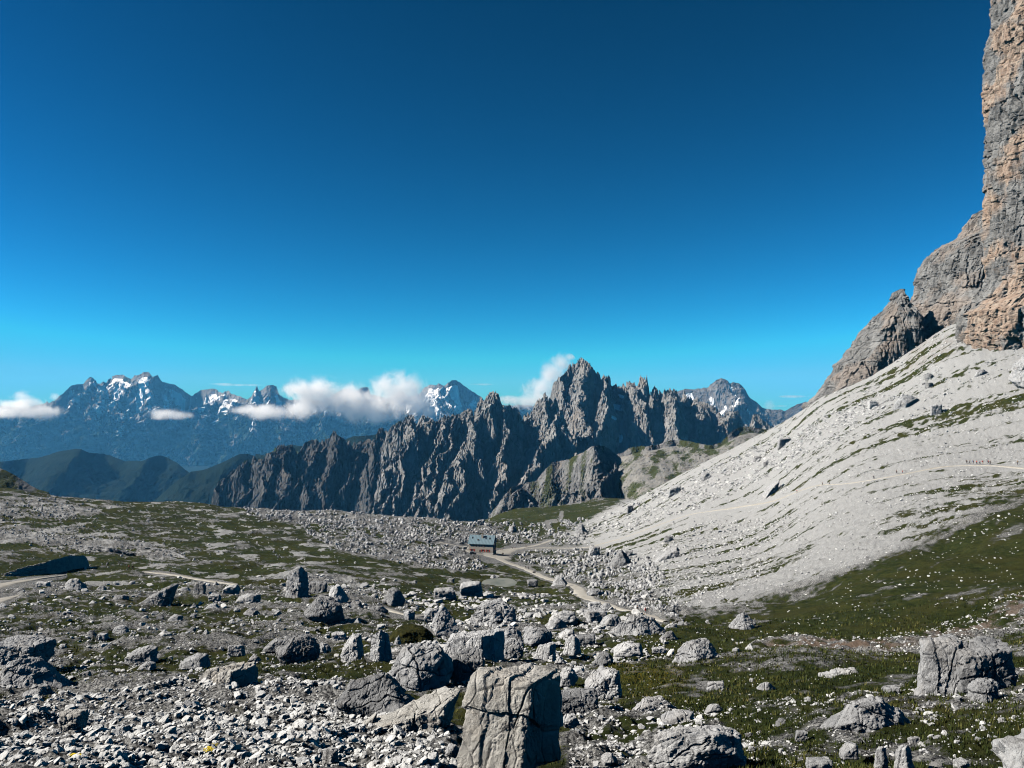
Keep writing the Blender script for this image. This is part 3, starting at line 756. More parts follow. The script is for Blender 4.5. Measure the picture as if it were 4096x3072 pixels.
def make_range(name, label, sky, D, front, mat, back=None, du=.8, nrow=170, kf=2.0, kb=1.0, rib_k=2.4, rib_drop=1.05, rib_sep=9, rib_jit=.35, rib_first=0.0,
               meander=0.0, scree_off=None, scree_m=.62, scree_sm=40, n_amp=8.0, n_len=26.0, jag=.6, seed=0, power=1.6, green_fn=None, snow_fn=None, ext_drop=.5,
               zmin=None, extra_ribs=(), ridge_z=3.0, smooth=False, n2=.4, scree_fn=None, bench=0.0, rib_rand=1.0, scree_amt=1.0, stag=0.0, stag_len=9.0, col_k=3.3, col_drop=(.9, 2.4)):
    r = np.random.default_rng(seed + 100)
    sky = np.array(sky, float); u = np.arange(sky[0, 0], sky[-1, 0] + du * .5, du)
    v = np.interp(u, sky[:, 0], sky[:, 1])
    ker = np.exp(-np.arange(-4, 5) ** 2 / 3.0); ker /= ker.sum()
    nn = jag * (ridged(u / 6.0, np.full_like(u, seed + .5), oct=3, seed=seed) - .4) * 1.6
    yc = D + meander * fbm(u / 60.0, np.full_like(u, seed + 3.3), oct=3, seed=seed)
    rx, rz = ray(u, v - nn); x0 = rx * yc; z0 = rz * yc
    mpx = D / F; back = back or front * .35
    t = np.concatenate([-back * (np.linspace(1, 0, 26)[:-1]) ** 1.5, front * np.linspace(0, 1, nrow) ** power])
    xs = np.repeat(x0[None], len(t), 0); T = np.repeat(t[:, None], len(u), 1)
    # warp the plan position so that faces are not ruled surfaces
    zw = z0[None] - np.abs(T)
    wx = xs + n_len * .9 * fbm(xs / (n_len * 3.2), T / (n_len * 3.2), oct=3, seed=seed + 1)
    wt = np.maximum(T + np.where(T > 0, n_len * .7 * fbm(xs / (n_len * 2.4), T / (n_len * 2.4) + 9, oct=3, seed=seed + 2) * sstep(0, n_len, T), 0), -1e9)
    zc = np.interp(wx.ravel(), x0, z0).reshape(wx.shape) if np.all(np.diff(x0) > 0) else np.repeat(z0[None], len(t), 0)
    ws = sstep(0, 40 * mpx, T); zc = z0[None] * (1 - ws) + zc * ws
    H = np.where(T >= 0, zc - kf * np.maximum(wt, 0), zc + kb * T)
    # ribs that run forward from the high points of the crest
    vs = np.convolve(np.pad(v - nn, 4, mode='edge'), ker, 'valid')
    pk = []
    for i in np.argsort(vs):
        if 3 < i < len(u) - 3 and vs[i] <= vs[max(0, i - 3):i + 4].min() + 1e-9 and all(abs(u[i] - u[j]) > rib_sep * .5 for j in pk): pk.append(i)
    if stag: H = H - np.where(T > -1e9, 9 * mpx, 0)
    ribs = [] if stag else [(x0[i], z0[i] - r.uniform(0, 6) * mpx, r.uniform(-rib_jit, rib_jit), rib_drop * r.uniform(.8, 1.3), rib_k * r.uniform(.7, 1.35), 0.0, 1e9) for i in pk]
    for k in range(int((u[-1] - u[0]) / rib_sep * rib_rand)):
        i = r.integers(3, len(u) - 3); ribs.append((x0[i], z0[i] - r.uniform(10, 45) * mpx, r.uniform(-rib_jit, rib_jit), rib_drop * r.uniform(.7, 1.3), rib_k * r.uniform(.7, 1.4), r.uniform(0, .2) * front, 1e9))
    if stag:
        # free-standing columns: the skyline is carried by towers that stand at different depths, with gaps between them
        q = np.arange(0, len(u), max(1, int(1.8 / du)))
        nt = perlin(u / stag_len, np.full_like(u, 7.7), seed=seed + 40); nt = np.round(nt * 3.2 + .25 * perlin(u / 2.0, u * 0 + .4, seed=seed + 41)) / 3.2
        nd = perlin(u / (stag_len * .6), np.full_like(u, 2.2), seed=seed + 42)
        for i in q:
            tt = stag * float(np.clip(.5 + .85 * nt[i], 0, 1.1)); rrx, rrz = ray(u[i], v[i] - nn[i])
            ribs.append((rrx * (D - tt), rrz * (D - tt), .25 * float(nd[i]) - .08, col_drop[0] + (col_drop[1] - col_drop[0]) * float(np.clip(.5 + nd[i], 0, 1)), col_k * r.uniform(.85, 1.25), tt, 1e9))
        pk = []
    for e in extra_ribs:
        ru, rv, dr, dk, sk, tt = e[:6]; rrx, rrz = ray(ru, rv); ribs.append((rrx * (D - tt), rrz * (D - tt), dr, dk, sk, tt, e[6] if len(e) > 6 else 1e9))
    for sx, sz, dr, dk, sk, tt, ln_ in ribs:
        c = sx + dr * np.maximum(T - tt, 0) + n_len * .8 * fbm(T / (n_len * 2.5), np.full_like(T, sx * .01), oct=2, seed=seed + 4)
        step = bench * np.abs(((T / (n_len * 3)) % 1) - .5)
        rib = sz - dk * np.maximum(T - tt, 0) - 2.2 * np.maximum(T - tt - ln_, 0) - sk * np.abs(wx - c) - (2.2 if stag else 3.0) * np.maximum(tt - T, 0) - step
        H = np.maximum(H, rib) if stag else np.where(T >= 0, np.maximum(H, rib), H)
    sc = np.zeros_like(H); kk = int(14 / du); zsm = np.convolve(np.pad(z0, kk, mode='edge'), np.ones(2 * kk + 1) / (2 * kk + 1), 'valid')
    if scree_fn is not None:
        S = scree_fn(np.repeat(u[None], len(t), 0), T, zsm[None]); S = np.where(T > 6, np.minimum(S, zsm[None] - 5 * mpx), -1e5)
        sc = sstep(-4, 6, S - H); H = np.maximum(H, S)
    elif scree_off is not None:
        kk = int(scree_sm / du); zs = np.convolve(np.pad(z0, kk, mode='edge'), np.ones(2 * kk + 1) / (2 * kk + 1), 'valid')
        zmn = np.minimum(zs, z0 + 1e9)
        S = zmn[None] - scree_off * mpx - scree_m * T + 14 * mpx * fbm(xs / (60 * mpx), T / (200 * mpx), oct=2, seed=seed + 7)
        sc = sstep(-3, 5, S - H); H = np.where(T > 0, np.maximum(H, S), H); sc = np.where(T > 0, sc, 0)
    if zmin is not None: H = np.maximum(H, zmin)
    sc = sc * scree_amt
    X = xs; Y = yc[None] - T; Z = H
    # fluted, broken surface
    rockm = 1 - sc; near = .22 + .78 * sstep(0, 25 * mpx, np.abs(T))
    a = n_amp * rockm * near
    dx = a * fbm(X / n_len, Y / n_len, Z / (n_len * ridge_z), oct=4, seed=seed + 5, gain=.55) + n2 * a * (ridged(X / (n_len * .35), Y / (n_len * .35), Z / (n_len * .35 * ridge_z), oct=3, seed=seed + 6) - .4)
    dy = a * fbm(X / n_len + 40, Y / n_len, Z / (n_len * ridge_z), oct=4, seed=seed + 8, gain=.55) + n2 * 1.6 * a * (ridged(X / (n_len * .3), Y / (n_len * .3) + 20, Z / (n_len * .3 * ridge_z), oct=3, seed=seed + 9) - .4)
    a3 = .22 * a
    dx = dx + a3 * fbm(X / (n_len * .14), Y / (n_len * .14), Z / (n_len * .30), oct=3, seed=seed + 12)
    dy = dy + a3 * (ridged(X / (n_len * .16), Y / (n_len * .16), Z / (n_len * .40), oct=3, seed=seed + 13) - .4) * 2
    dz = .4 * a * fbm(X / (n_len * .6), Y / (n_len * .6), Z / (n_len * .6), oct=4, seed=seed + 10)
    X = X + dx; Y = Y - dy; Z = Z + dz
    gx = np.gradient(Z, axis=1); gt = np.gradient(Z, axis=0)
    U2, V2 = proj(X, Y, Z)
    flat = np.abs(np.gradient(H, axis=0)) / np.maximum(np.abs(np.gradient(Y, axis=0)), .5)
    info = dict(u=U2, v=V2, x=X, y=Y, z=Z, t=T, sc=sc, flat=flat, z0=np.repeat(z0[None], len(t), 0), mpx=mpx)
    gr = green_fn(info) if green_fn else np.full_like(Z, -1.0)
    sn = snow_fn(info) if snow_fn else np.full_like(Z, -1.0)
    m = mesh_np(name, np.stack([X, Y, Z], -1).reshape(-1, 3), grid_faces(*Z.shape)[:, ::-1], smooth, {'scree': sc, 'green': gr, 'snow': sn})
    # rows run from behind the crest to the front
    o = obj(name, m, mat); tag(o, label, 'mountain', None, 'structure')
    return o

SKY_L1 = Z2([(-60, 1260), (0, 1170), (60, 1085), (95, 1110), (120, 1035), (180, 950), (230, 935), (255, 985), (290, 950), (360, 890), (430, 860), (560, 812), (620, 795), (700, 810), (740, 765), (830, 750), (890, 758), (930, 705), (965, 680), (1010, 712), (1080, 785), (1102, 825), (1130, 770), (1150, 765), (1182, 800), (1215, 752), (1240, 765), (1268, 800), (1300, 752), (1370, 742), (1400, 682), (1440, 665), (1480, 652), (1560, 600), (1640, 640), (1720, 760), (1800, 900)])
SKY_L2 = Z2([(1380, 800), (1440, 680), (1470, 652), (1560, 590), (1610, 545), (1650, 562), (1670, 595), (1700, 555), (1750, 572), (1780, 595), (1815, 560), (1852, 605), (1890, 550), (1920, 556), (1945, 540), (1975, 546), (1992, 595), (2010, 580), (2060, 500), (2110, 500), (2150, 562)]) + \
    Z3([(436, 590), (455, 560), (475, 520), (482, 470), (500, 372), (530, 372), (560, 345), (585, 352), (602, 375), (612, 430), (625, 492), (636, 520), (645, 480), (672, 465), (690, 508), (712, 500), (742, 460), (760, 495), (800, 486), (830, 530), (858, 580), (876, 600), (900, 550), (930, 480), (955, 412), (975, 425), (992, 402), (1010, 385), (1032, 350), (1060, 395), (1110, 430), (1140, 492), (1170, 560), (1220, 700)])
SKY_L4 = Z3([(1080, 560), (1120, 470), (1160, 360), (1180, 220), (1195, 125), (1232, 108), (1262, 112), (1300, 80), (1330, 66), (1355, 62), (1380, 102), (1420, 95), (1470, 130), (1500, 180), (1550, 215), (1580, 240), (1592, 312), (1620, 316), (1642, 290), (1666, 285), (1672, 320), (1700, 310), (1740, 275), (1800, 265), (1826, 232), (1848, 225), (1872, 210), (1900, 242), (1910, 270), (1950, 320), (1980, 362), (2010, 350), (2050, 325), (2110, 335), (2170, 320), (2212, 325)]) + \
    Z4([(500, 345), (540, 385), (600, 402), (650, 418), (720, 442), (760, 482), (810, 530), (850, 548), (900, 520), (950, 510), (990, 530), (1012, 562), (1022, 640), (1045, 650), (1080, 592), (1130, 548), (1170, 548), (1200, 582), (1240, 640), (1275, 690), (1330, 760)])
SKY_OUT = Z3([(560, 1420), (620, 1350), (680, 1270), (740, 1190), (830, 1160), (900, 1140), (960, 1130), (1040, 1030), (1100, 975), (1170, 955), (1240, 945), (1330, 900), (1380, 880), (1440, 835), (1490, 822), (1540, 830), (1600, 860), (1650, 905), (1720, 880)]) + \
    Z4([(30, 850), (80, 835), (150, 830), (250, 825), (330, 800), (400, 780), (460, 775), (540, 788), (600, 800), (660, 815), (760, 822), (830, 800), (870, 760), (920, 705), (980, 672), (1030, 664), (1090, 664), (1150, 680), (1220, 686), (1300, 690), (1400, 740), (1500, 800)])
SKY_FAR = Z1([(-400, 480), (-200, 470), (0, 485), (200, 500), (300, 480), (380, 465), (405, 440), (420, 462), (440, 455), (480, 440), (520, 400), (560, 360), (610, 312), (660, 297), (730, 290), (750, 252), (780, 230), (812, 250), (832, 288), (862, 292), (890, 270), (920, 285), (936, 305), (960, 292), (970, 228), (1000, 213), (1060, 213), (1120, 240), (1136, 252), (1160, 220), (1200, 215), (1240, 195), (1290, 190), (1310, 222), (1340, 242), (1380, 262), (1440, 285), (1500, 296), (1560, 332), (1600, 372), (1660, 402), (1680, 380), (1740, 346), (1800, 336), (1870, 336), (1900, 362), (1940, 382), (1975, 352), (2010, 380), (2070, 396), (2130, 430)]) + \
    Z2([(185, 432), (230, 400), (300, 362), (370, 310), (400, 302), (440, 316), (470, 390), (560, 430), (700, 420), (850, 430), (940, 390), (1000, 345), (1060, 332), (1110, 352), (1150, 342), (1180, 322), (1240, 322), (1255, 380), (1400, 420), (1520, 355), (1600, 400), (1700, 372), (1780, 300), (1830, 304), (1850, 290), (1890, 312), (1910, 286), (1950, 270), (1990, 258), (2040, 290), (2080, 322), (2150, 362), (2212, 402)]) + \
    Z3([(500, 430), (600, 470), (760, 480), (900, 470), (1050, 520), (1300, 560)])
SKY_SOR = Z4([(330, 420), (450, 360), (520, 338), (580, 342), (640, 332), (720, 322), (735, 300), (760, 288), (790, 262), (830, 247), (855, 252), (888, 268), (905, 288), (930, 280), (980, 287), (1020, 322), (1052, 372), (1090, 422), (1130, 442), (1168, 478), (1182, 500), (1230, 510), (1290, 516), (1340, 512), (1380, 532), (1430, 500), (1480, 470), (1520, 460), (1560, 445), (1600, 470), (1640, 520), (1750, 540), (1900, 600)])
SKY_FOR = Z1([(-500, 1010), (-200, 985), (0, 966), (90, 955), (180, 946), (330, 930), (430, 905), (500, 880), (600, 862), (640, 855), (700, 856), (735, 872), (770, 890), (900, 896), (980, 922), (1080, 960), (1150, 958), (1220, 960), (1290, 932), (1330, 918), (1390, 912), (1450, 932), (1540, 982), (1600, 1032), (1650, 1070), (1720, 1130), (1800, 1240), (1900, 1400)])
SKY_FR2 = Z1([(1300, 1330), (1450, 1200), (1560, 1110), (1650, 1052), (1750, 1040), (1850, 1002), (1950, 960), (2040, 912), (2080, 898), (2150, 896), (2212, 920)]) + Z2([(160, 905), (230, 890), (330, 910), (470, 850), (560, 815), (640, 830), (900, 830), (1060, 770), (1110, 745), (1180, 742), (1270, 735), (1350, 720), (1420, 700), (1520, 760), (1700, 900)])
SKY_LM = Z1([(-700, 760), (-400, 880), (-200, 950), (0, 1022), (60, 1045), (130, 1085), (200, 1130), (260, 1168), (330, 1205), (420, 1230)])

def build_mountains():
    rock = mat_mountain('dolomite_rock', g(.14, .9), g(.29, .9), (.31, .25, .20), (.185, .18, .175), .9, 12.0, warm_amt=.30)
    rockd = mat_mountain('shaded_dolomite', g(.055, .2), g(.105, .3), (.13, .11, .09), (.23, .22, .21), .9, 11.0, grass=(.03, .045, .018))  # darkened copy of the dolomite that carries the wall's shade
    brown = mat_mountain('brown_outcrop_rock', g(.11), g(.21, .8), (.24, .185, .14), (.19, .18, .155), 2.2, 4.5, warm_amt=.45, grass=(.04, .046, .018))
    far = mat_mountain('far_dolomite', g(.085, 0), g(.20, 0), (.20, .18, .16), (.24, .235, .22), .16, 30, grass=(.010, .022, .014), warm_amt=.2)  # rock darkened, shadowed far faces put into the colour
    forest = mat_mountain('forest_slope', (.004, .009, .008), (.008, .016, .011), (.020, .027, .020), (.12, .12, .11), .5, 14, warm_amt=.3, streak=.4)  # forest colour shifted bluish, distance haze painted into the albedo

    # foreground saddle outcrop and striped mound
    def g_out(i):
        n = fbm(i['x'] / 30, i['y'] / 60, oct=4, seed=3)
        top = sstep(26, 4, i['t']) * .55
        mound = sstep(617, 640, i['u'])
        stripes = fbm((i['x'] * .8 + i['y'] * .6) / 34, (i['x'] * .6 - i['y'] * .8) / 16.0, oct=5, seed=4)
        gm = .28 + .25 * top + .5 * n + mound * (.12 + .26 * stripes)
        gm = np.maximum(gm, np.where(i['t'] < 14, .62 + .6 * n, -1) * (np.abs(i['u'] - 650) < 24) + 0)
        return gm
    def scree_out(uu, T, z0):
        m = sstep(612, 628, uu); return np.where(m > 0.01, z0 - 1 - .30 * T - 20 * (1 - m), -1e4)
    make_range('mountain', 'brown cleft outcrop with a striped grassy mound behind the hut', SKY_OUT, 1700, 560, brown, du=.6, nrow=230, kf=1.5, rib_k=2.2, rib_drop=.8, rib_sep=10, rib_jit=.5, meander=60, n_amp=9, n_len=24, jag=.5, seed=5, power=1.4,
               green_fn=g_out, scree_fn=scree_out, scree_amt=.5, ridge_z=2.4, n2=.55)
    # north wall, its shade put into a darkened rock colour
    def g_l1(i):
        return .15 + .45 * fbm(i['x'] / 60, i['y'] / 60, i['z'] / 60, oct=4, seed=6) + .35 * sstep(30, 0, i['t'])
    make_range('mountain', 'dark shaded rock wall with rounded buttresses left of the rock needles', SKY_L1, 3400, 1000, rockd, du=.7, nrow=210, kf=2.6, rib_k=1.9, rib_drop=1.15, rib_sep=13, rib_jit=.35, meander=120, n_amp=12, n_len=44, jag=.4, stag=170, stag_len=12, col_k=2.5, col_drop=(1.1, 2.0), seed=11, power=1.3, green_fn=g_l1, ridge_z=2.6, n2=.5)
    # needles
    ex2 = [(*Z3([(545, 420)])[0], -.27, .62, 2.5, 25, 520), (*Z3([(1180, 500)])[0], -.44, .72, 2.4, 330, 420), (*Z3([(1030, 420)])[0], -.16, 1.0, 2.8, 30, 200), (*Z3([(745, 520)])[0], .02, 1.3, 3.4, 25, 110),
           (*Z2([(1690, 830)])[0], -.1, .9, 2.8, 120, 110), (*Z2([(1800, 620)])[0], -.12, 1.3, 2.8, 25, 110), (*Z2([(2080, 560)])[0], -.20, 1.1, 2.6, 20, 150),
           (*Z3([(1190, 640)])[0], .35, .85, 2.2, 380, 300), (*Z2([(1600, 600)])[0], -.2, 1.2, 2.4, 20, 140),
           (*Z2([(1750, 1000)])[0], -.1, .7, 2.6, 230, 40), (*Z3([(470, 930)])[0], .05, .9, 2.6, 210, 120), (*Z3([(200, 1180)])[0], .2, .65, 2.0, 430, 160), (*Z3([(690, 880)])[0], .0, .9, 3.0, 150, 60)]
    def sc2(uu, T, z0):
        base = np.interp(uu, [380, 400, 440, 462, 474, 486, 515, 532, 544, 556, 570], [-300, -230, -185, -150, -140, -230, -190, -120, -105, -190, -260]) * 1.0
        return base - .62 * (T - 110) + 5 * ridged(uu / 3.0 + T / 240, T / 500, oct=3, seed=77) + 12 * fbm(uu / 9.0, T / 160, oct=4, seed=76)
    make_range('mountain', 'row of grey rock needles with pale scree gullies at their feet', SKY_L2, 3150, 900, rock, du=.5, nrow=250, kf=3.2, rib_k=2.9, rib_drop=1.75, rib_rand=0, rib_sep=8, rib_jit=.3, meander=50, n_amp=9, n_len=26, jag=.9, stag=150, stag_len=8, seed=21, power=1.45, extra_ribs=ex2, scree_fn=sc2, ridge_z=3.2, n2=.8)
    # main massif
    def sn4(i):
        n = fbm(i['x'] / 40, i['y'] / 40, oct=4, seed=9)
        pm = np.zeros_like(i['u'])
        for (cu, cv, ru, rv, sl) in ((*Z3([(1660, 500)])[0], 8, 4.5, .35), (*Z3([(1700, 400)])[0], 5, 3, .2), (*Z3([(1640, 590)])[0], 5, 3.5, .3), (*Z3([(1690, 770)])[0], 3.0, 7, -.8)):
            du_ = (i['u'] - cu); dv_ = (i['v'] - cv) - sl * du_
            pm = np.maximum(pm, 1.15 - np.hypot(du_ / ru, dv_ / rv))
        return np.where((i['t'] > 5), pm + .35 * n, -1)
    def sc4(uu, T, z0):
        base = np.interp(uu, [555, 575, 590, 612, 625, 650, 680, 710, 760], [-220, -150, -40, 40, 20, -60, -90, -90, -200])
        return base - .70 * (T - 90) + 5 * ridged(uu / 4.0 + T / 300, T / 400, oct=3, seed=78) + 14 * fbm(uu / 9.0, T / 120, oct=4, seed=75)
    ex4 = [(*Z3([(1370, 260)])[0], -.05, 1.3, 2.6, 60), (*Z3([(1420, 560)])[0], 0, 1.0, 2.3, 200), (*Z3([(1850, 400)])[0], -.2, 1.0, 1.7, 90), (*Z3([(2080, 520)])[0], -.3, 1.1, 1.8, 120), (*Z4([(700, 560)])[0], -.1, 1.3, 2.2, 100), (*Z4([(540, 620)])[0], -.2, 1.1, 2.0, 180)]
    make_range('mountain', 'tallest grey rock massif with snow gullies and scree between its two summits', SKY_L4, 3600, 900, rock, du=.55, nrow=250, kf=3.0, rib_k=2.4, rib_drop=1.6, rib_rand=.15, rib_sep=10, rib_jit=.35, meander=90, n_amp=10, n_len=30, jag=.8, stag=220, stag_len=13, seed=31, power=1.45, extra_ribs=ex4, scree_fn=sc4, snow_fn=sn4, ridge_z=2.8, n2=.8)
    # right hand far massif
    def sn5(i):
        n = fbm(i['x'] / 170, i['y'] / 170, oct=5, seed=12)
        return np.where(i['t'] > 20, .9 * n + .12 + .25 * sstep(1.2, .6, i['flat']) - .012 * np.maximum(i['v'] - 405, 0), -1)
    make_range('mountain', 'banded grey mountain with snow ledges above the scree skyline', SKY_SOR, 9000, 2200, far, du=.55, nrow=150, kf=2.0, rib_k=1.7, rib_drop=1.0, rib_sep=10, n_amp=42, n_len=130, jag=.5, seed=41, snow_fn=sn5, ridge_z=.55, n2=.5, bench=120)
    # far left range
    def sn6(i):
        n = fbm(i['x'] / 330, i['y'] / 330, oct=5, seed=13)
        alt = sstep(445, 395, i['v'])
        left = np.where((i['u'] > 95) & (i['u'] < 300), .36, .16) + .22 * ((i['u'] > 420) & (i['u'] < 485))
        return np.where(i['t'] > 60, .95 * n + left + .25 * sstep(1.3, .7, i['flat']) - .9 * (1 - alt), -1)
    def g6(i):
        n = fbm(i['x'] / 500, i['y'] / 500, i['z'] / 900, oct=5, seed=14)
        return .60 * sstep(400, 435, i['v']) + .8 * n + .16  # forest cover raised so its dark tint also stands in for shadowed faces
    make_range('mountain', 'distant blue mountain range streaked with snow behind the cloud bank', SKY_FAR, 20000, 4500, far, du=.6, nrow=230, kf=2.0, rib_k=1.6, rib_drop=.72, rib_sep=9, rib_jit=.5, meander=600, n_amp=170, n_len=420, jag=.45, seed=51, snow_fn=sn6, green_fn=g6, ridge_z=2.0, n2=.55, power=1.35)
    make_range('hill', 'dark forested ridge in front of the distant blue range', SKY_FOR, 6500, 1900, forest, du=.7, nrow=170, kf=.75, rib_k=.6, rib_drop=.5, rib_sep=22, rib_jit=.5, meander=260, n_amp=34, n_len=150, jag=.15, seed=61, power=1.2, ridge_z=2.0, scree_off=None, n2=.35, smooth=True)
    make_range('hill', 'green wooded spur rising to the right behind the dark wall', SKY_FR2, 5200, 1500, forest, du=.7, nrow=150, kf=.7, rib_k=.55, rib_drop=.5, rib_sep=26, meander=160, n_amp=26, n_len=120, jag=.15, seed=71, power=1.2, n2=.3, smooth=True)
    def g_lm(i): return .42 + .5 * fbm(i['x'] / 25, i['y'] / 40, oct=4, seed=15)
    make_range('hill', 'small grassy knoll at the left edge behind the near pasture', SKY_LM, 1000, 260, brown, du=.8, nrow=110, kf=.45, rib_k=.35, rib_drop=.3, rib_sep=18, n_amp=3, n_len=22, jag=.2, seed=81, green_fn=g_lm, n2=.5, smooth=True)
    # valley floors far below, out of sight behind the rims
    V = np.array([(-9000, 1500, -900), (9500, 1500, -900), (9500, 14200, -1250), (-9000, 14200, -1250)], float)
    tag(obj('valley', mesh_np('valley', V, np.array([(0, 1, 2, 3)])), forest), kind='structure')
    V = np.array([(-26000, 14400, -1400), (26000, 14400, -1400), (26000, 40000, -1400), (-26000, 40000, -1400)], float)
    tag(obj('valley', mesh_np('valley', V, np.array([(0, 1, 2, 3)])), forest), kind='structure')

# ------------------------------------------------------------------ the rock tower and its shoulder
def solid(name, label, left, right, D, depth, top_extra, mat, zb_v, seed, nth=560, dz=.75, amp=3.2, expo=2.7, lean=0.0, gz=.34):
    lf = np.array(left, float); rt = np.array(right, float)
    def zx(l, Dz):
        q = pt(l[:, 0], l[:, 1], Dz); return q[:, 2], q[:, 0]
    zl, xl = zx(lf, D + gz * depth / 2); zr, xr = zx(rt, D - .6 * gz * depth / 2); o = np.argsort(zl); zl, xl = zl[o], xl[o]; o = np.argsort(zr); zr, xr = zr[o], xr[o]
    zb = pt(900, zb_v, D)[2]; zt = max(zl.max(), zr.max()) + top_extra
    Zs = np.arange(zb, zt, dz); L = np.interp(Zs, zl, xl); R = np.maximum(np.interp(Zs, zr, xr), L + 4.5)
    th = np.linspace(0, 2 * np.pi, nth, endpoint=False) - np.pi / 2
    # denser sampling on the side that is lit and seen
    th = th + .55 * np.sin(th + np.pi * .75) * .6
    c, s = np.cos(th), np.sin(th); rr = (np.abs(c) ** expo + np.abs(s) ** expo) ** (-1 / expo)
    A = (R - L)[:, None] / 2; cx = (R + L)[:, None] / 2
    Bd = np.minimum(depth / 2, A * 1.4 + 4)
    X = cx + A * (c * rr)[None]; Y = D + Bd * (s * rr)[None] + lean * (Zs - zb)[:, None]; Z = np.repeat(Zs[:, None], nth, 1)
    nx = (np.sign(c) * np.abs(c) ** (expo - 1))[None] / A; ny = (np.sign(s) * np.abs(s) ** (expo - 1))[None] / Bd
    ln = np.hypot(nx, ny); nx = nx / ln; ny = ny / ln
    ar = np.where(np.abs(nx) > np.abs(ny), Y, X) * 1.0
    d = amp * 1.6 * fbm(X / 34, Y / 34, Z / 60, oct=4, seed=seed)
    ver = ridged(X / 16, Y / 16, Z / 90, oct=3, seed=seed + 3); d = d + amp * 1.2 * (ver - .45)
    fine = ridged(X / 5, Y / 5, Z / 14, oct=4, seed=seed + 4); d = d + amp * .42 * (fine - .4)
    w = Z + 3.5 * fbm(X / 40, Y / 40, Z / 40, oct=3, seed=seed + 5) + .10 * X
    for per, k in ((13.0, .24), (5.2, .17), (2.3, .10)):
        ph = w / per; lay = perlin(np.floor(ph) * 1.37 + .31, np.floor(ar / (per * 2.2) + perlin(np.floor(ph) * 2.1 + .2, ph * 0 + .7)) * 1.71 + .4, seed=seed + 6)
        e = np.abs((ph % 1) - .5) * 2; blk = perlin(np.floor(ph) * 3.37 + .31, np.floor(ar / (per * .8) + 9 * perlin(np.floor(ph) * 2.1 + .2, ph * 0 + .7)) * 2.71 + .4, seed=seed + 7); d = d + amp * k * (1.2 * lay + 2.0 * blk - .55 * sstep(.84, .99, e))
    crk = 1 - np.abs(perlin(ar / 11 + .35 * fbm(X / 9, Y / 9, Z / 9, oct=2, seed=seed), Z / 70, seed=seed + 21)) * 2; d = d - amp * 1.1 * sstep(.86, .99, crk)
    crk = 1 - np.abs(perlin(ar / 4.5, Z / 26, seed=seed + 22)) * 2; d = d - amp * .4 * sstep(.86, .99, crk)
    X = X + nx * d; Y = Y + ny * d; Z = Z + .35 * amp * fbm(X / 7, Y / 7, Z / 7, oct=3, seed=seed + 8) * (1 - sstep(zt - 3, zt, Z) * 0)
    warm = fbm(ar / 55 + 3, Z / 38, oct=4, seed=seed + 11)
    V = np.stack([X, Y, Z], -1).reshape(-1, 3)
    Fc = grid_faces(len(Zs), nth, True)
    n = len(V); V = np.concatenate([V, [[X[-1].mean(), Y[-1].mean(), Z[-1].mean() + 1.5]]])
    k = np.arange(nth); base = (len(Zs) - 1) * nth
    cap = np.stack([base + k, base + (k + 1) % nth, np.full(nth, n), np.full(nth, n)], 1)
    m = mesh_np(name, V, Fc, False, {'warm': np.r_[warm.ravel(), 0]})
    tri = mesh_np(name + '_c', V, cap[:, :3], False); bm_join(m, tri)
    return tag(obj(name, m, mat), label, 'cliff', None, 'structure')

def bm_join(m, tri):
    import bmesh
    b = bmesh.new(); b.from_mesh(m); b.from_mesh(tri); b.to_mesh(m); b.free(); bpy.data.meshes.remove(tri)
    m.polygons.foreach_set('use_smooth', [False] * len(m.polygons))

def mat_tower(name, warm_gain):
    t = NT(name); geo = t.n('NewGeometry').outputs['Position']
    n1 = t.noise(geo, .09, 8, .62); c = t.ramp(n1, [(.32, g(.085, .6)), (.65, g(.20, .9))])
    wn = t.math('ADD', t.math('MULTIPLY', t.attr('warm'), .8), t.math('MULTIPLY', t.noise(t.mapv(geo, (1, 1, .55)), .14, 7, .65), .8))
    wcol = t.ramp(t.noise(t.mapv(geo, (1, 1, 1.6)), .22, 6, .6), [(.3, (.19, .125, .088)), (.52, (.275, .205, .155)), (.75, (.34, .285, .225))])
    c = t.mix(t.math('MULTIPLY', t.ramp(wn, [(.38, (0, 0, 0)), (.62, (1, 1, 1))]), warm_gain), c, wcol)
    st = t.noise(t.mapv(geo, (1, 1, .12)), .35, 6, .62)
    c = t.mix(t.math('MULTIPLY', t.ramp(st, [(.55, (0, 0, 0)), (.72, (1, 1, 1))]), .65), c, (.06, .055, .05))
    lay = t.noise(t.mapv(geo, (.25, .25, 1.5)), .5, 8, .68); h = t.math('ADD', t.math('MULTIPLY', lay, .7), t.math('MULTIPLY', t.noise(geo, 1.1, 7, .68), .4))
    return t.done(c, .94, t.bump(h, .9, 1.3), .05)

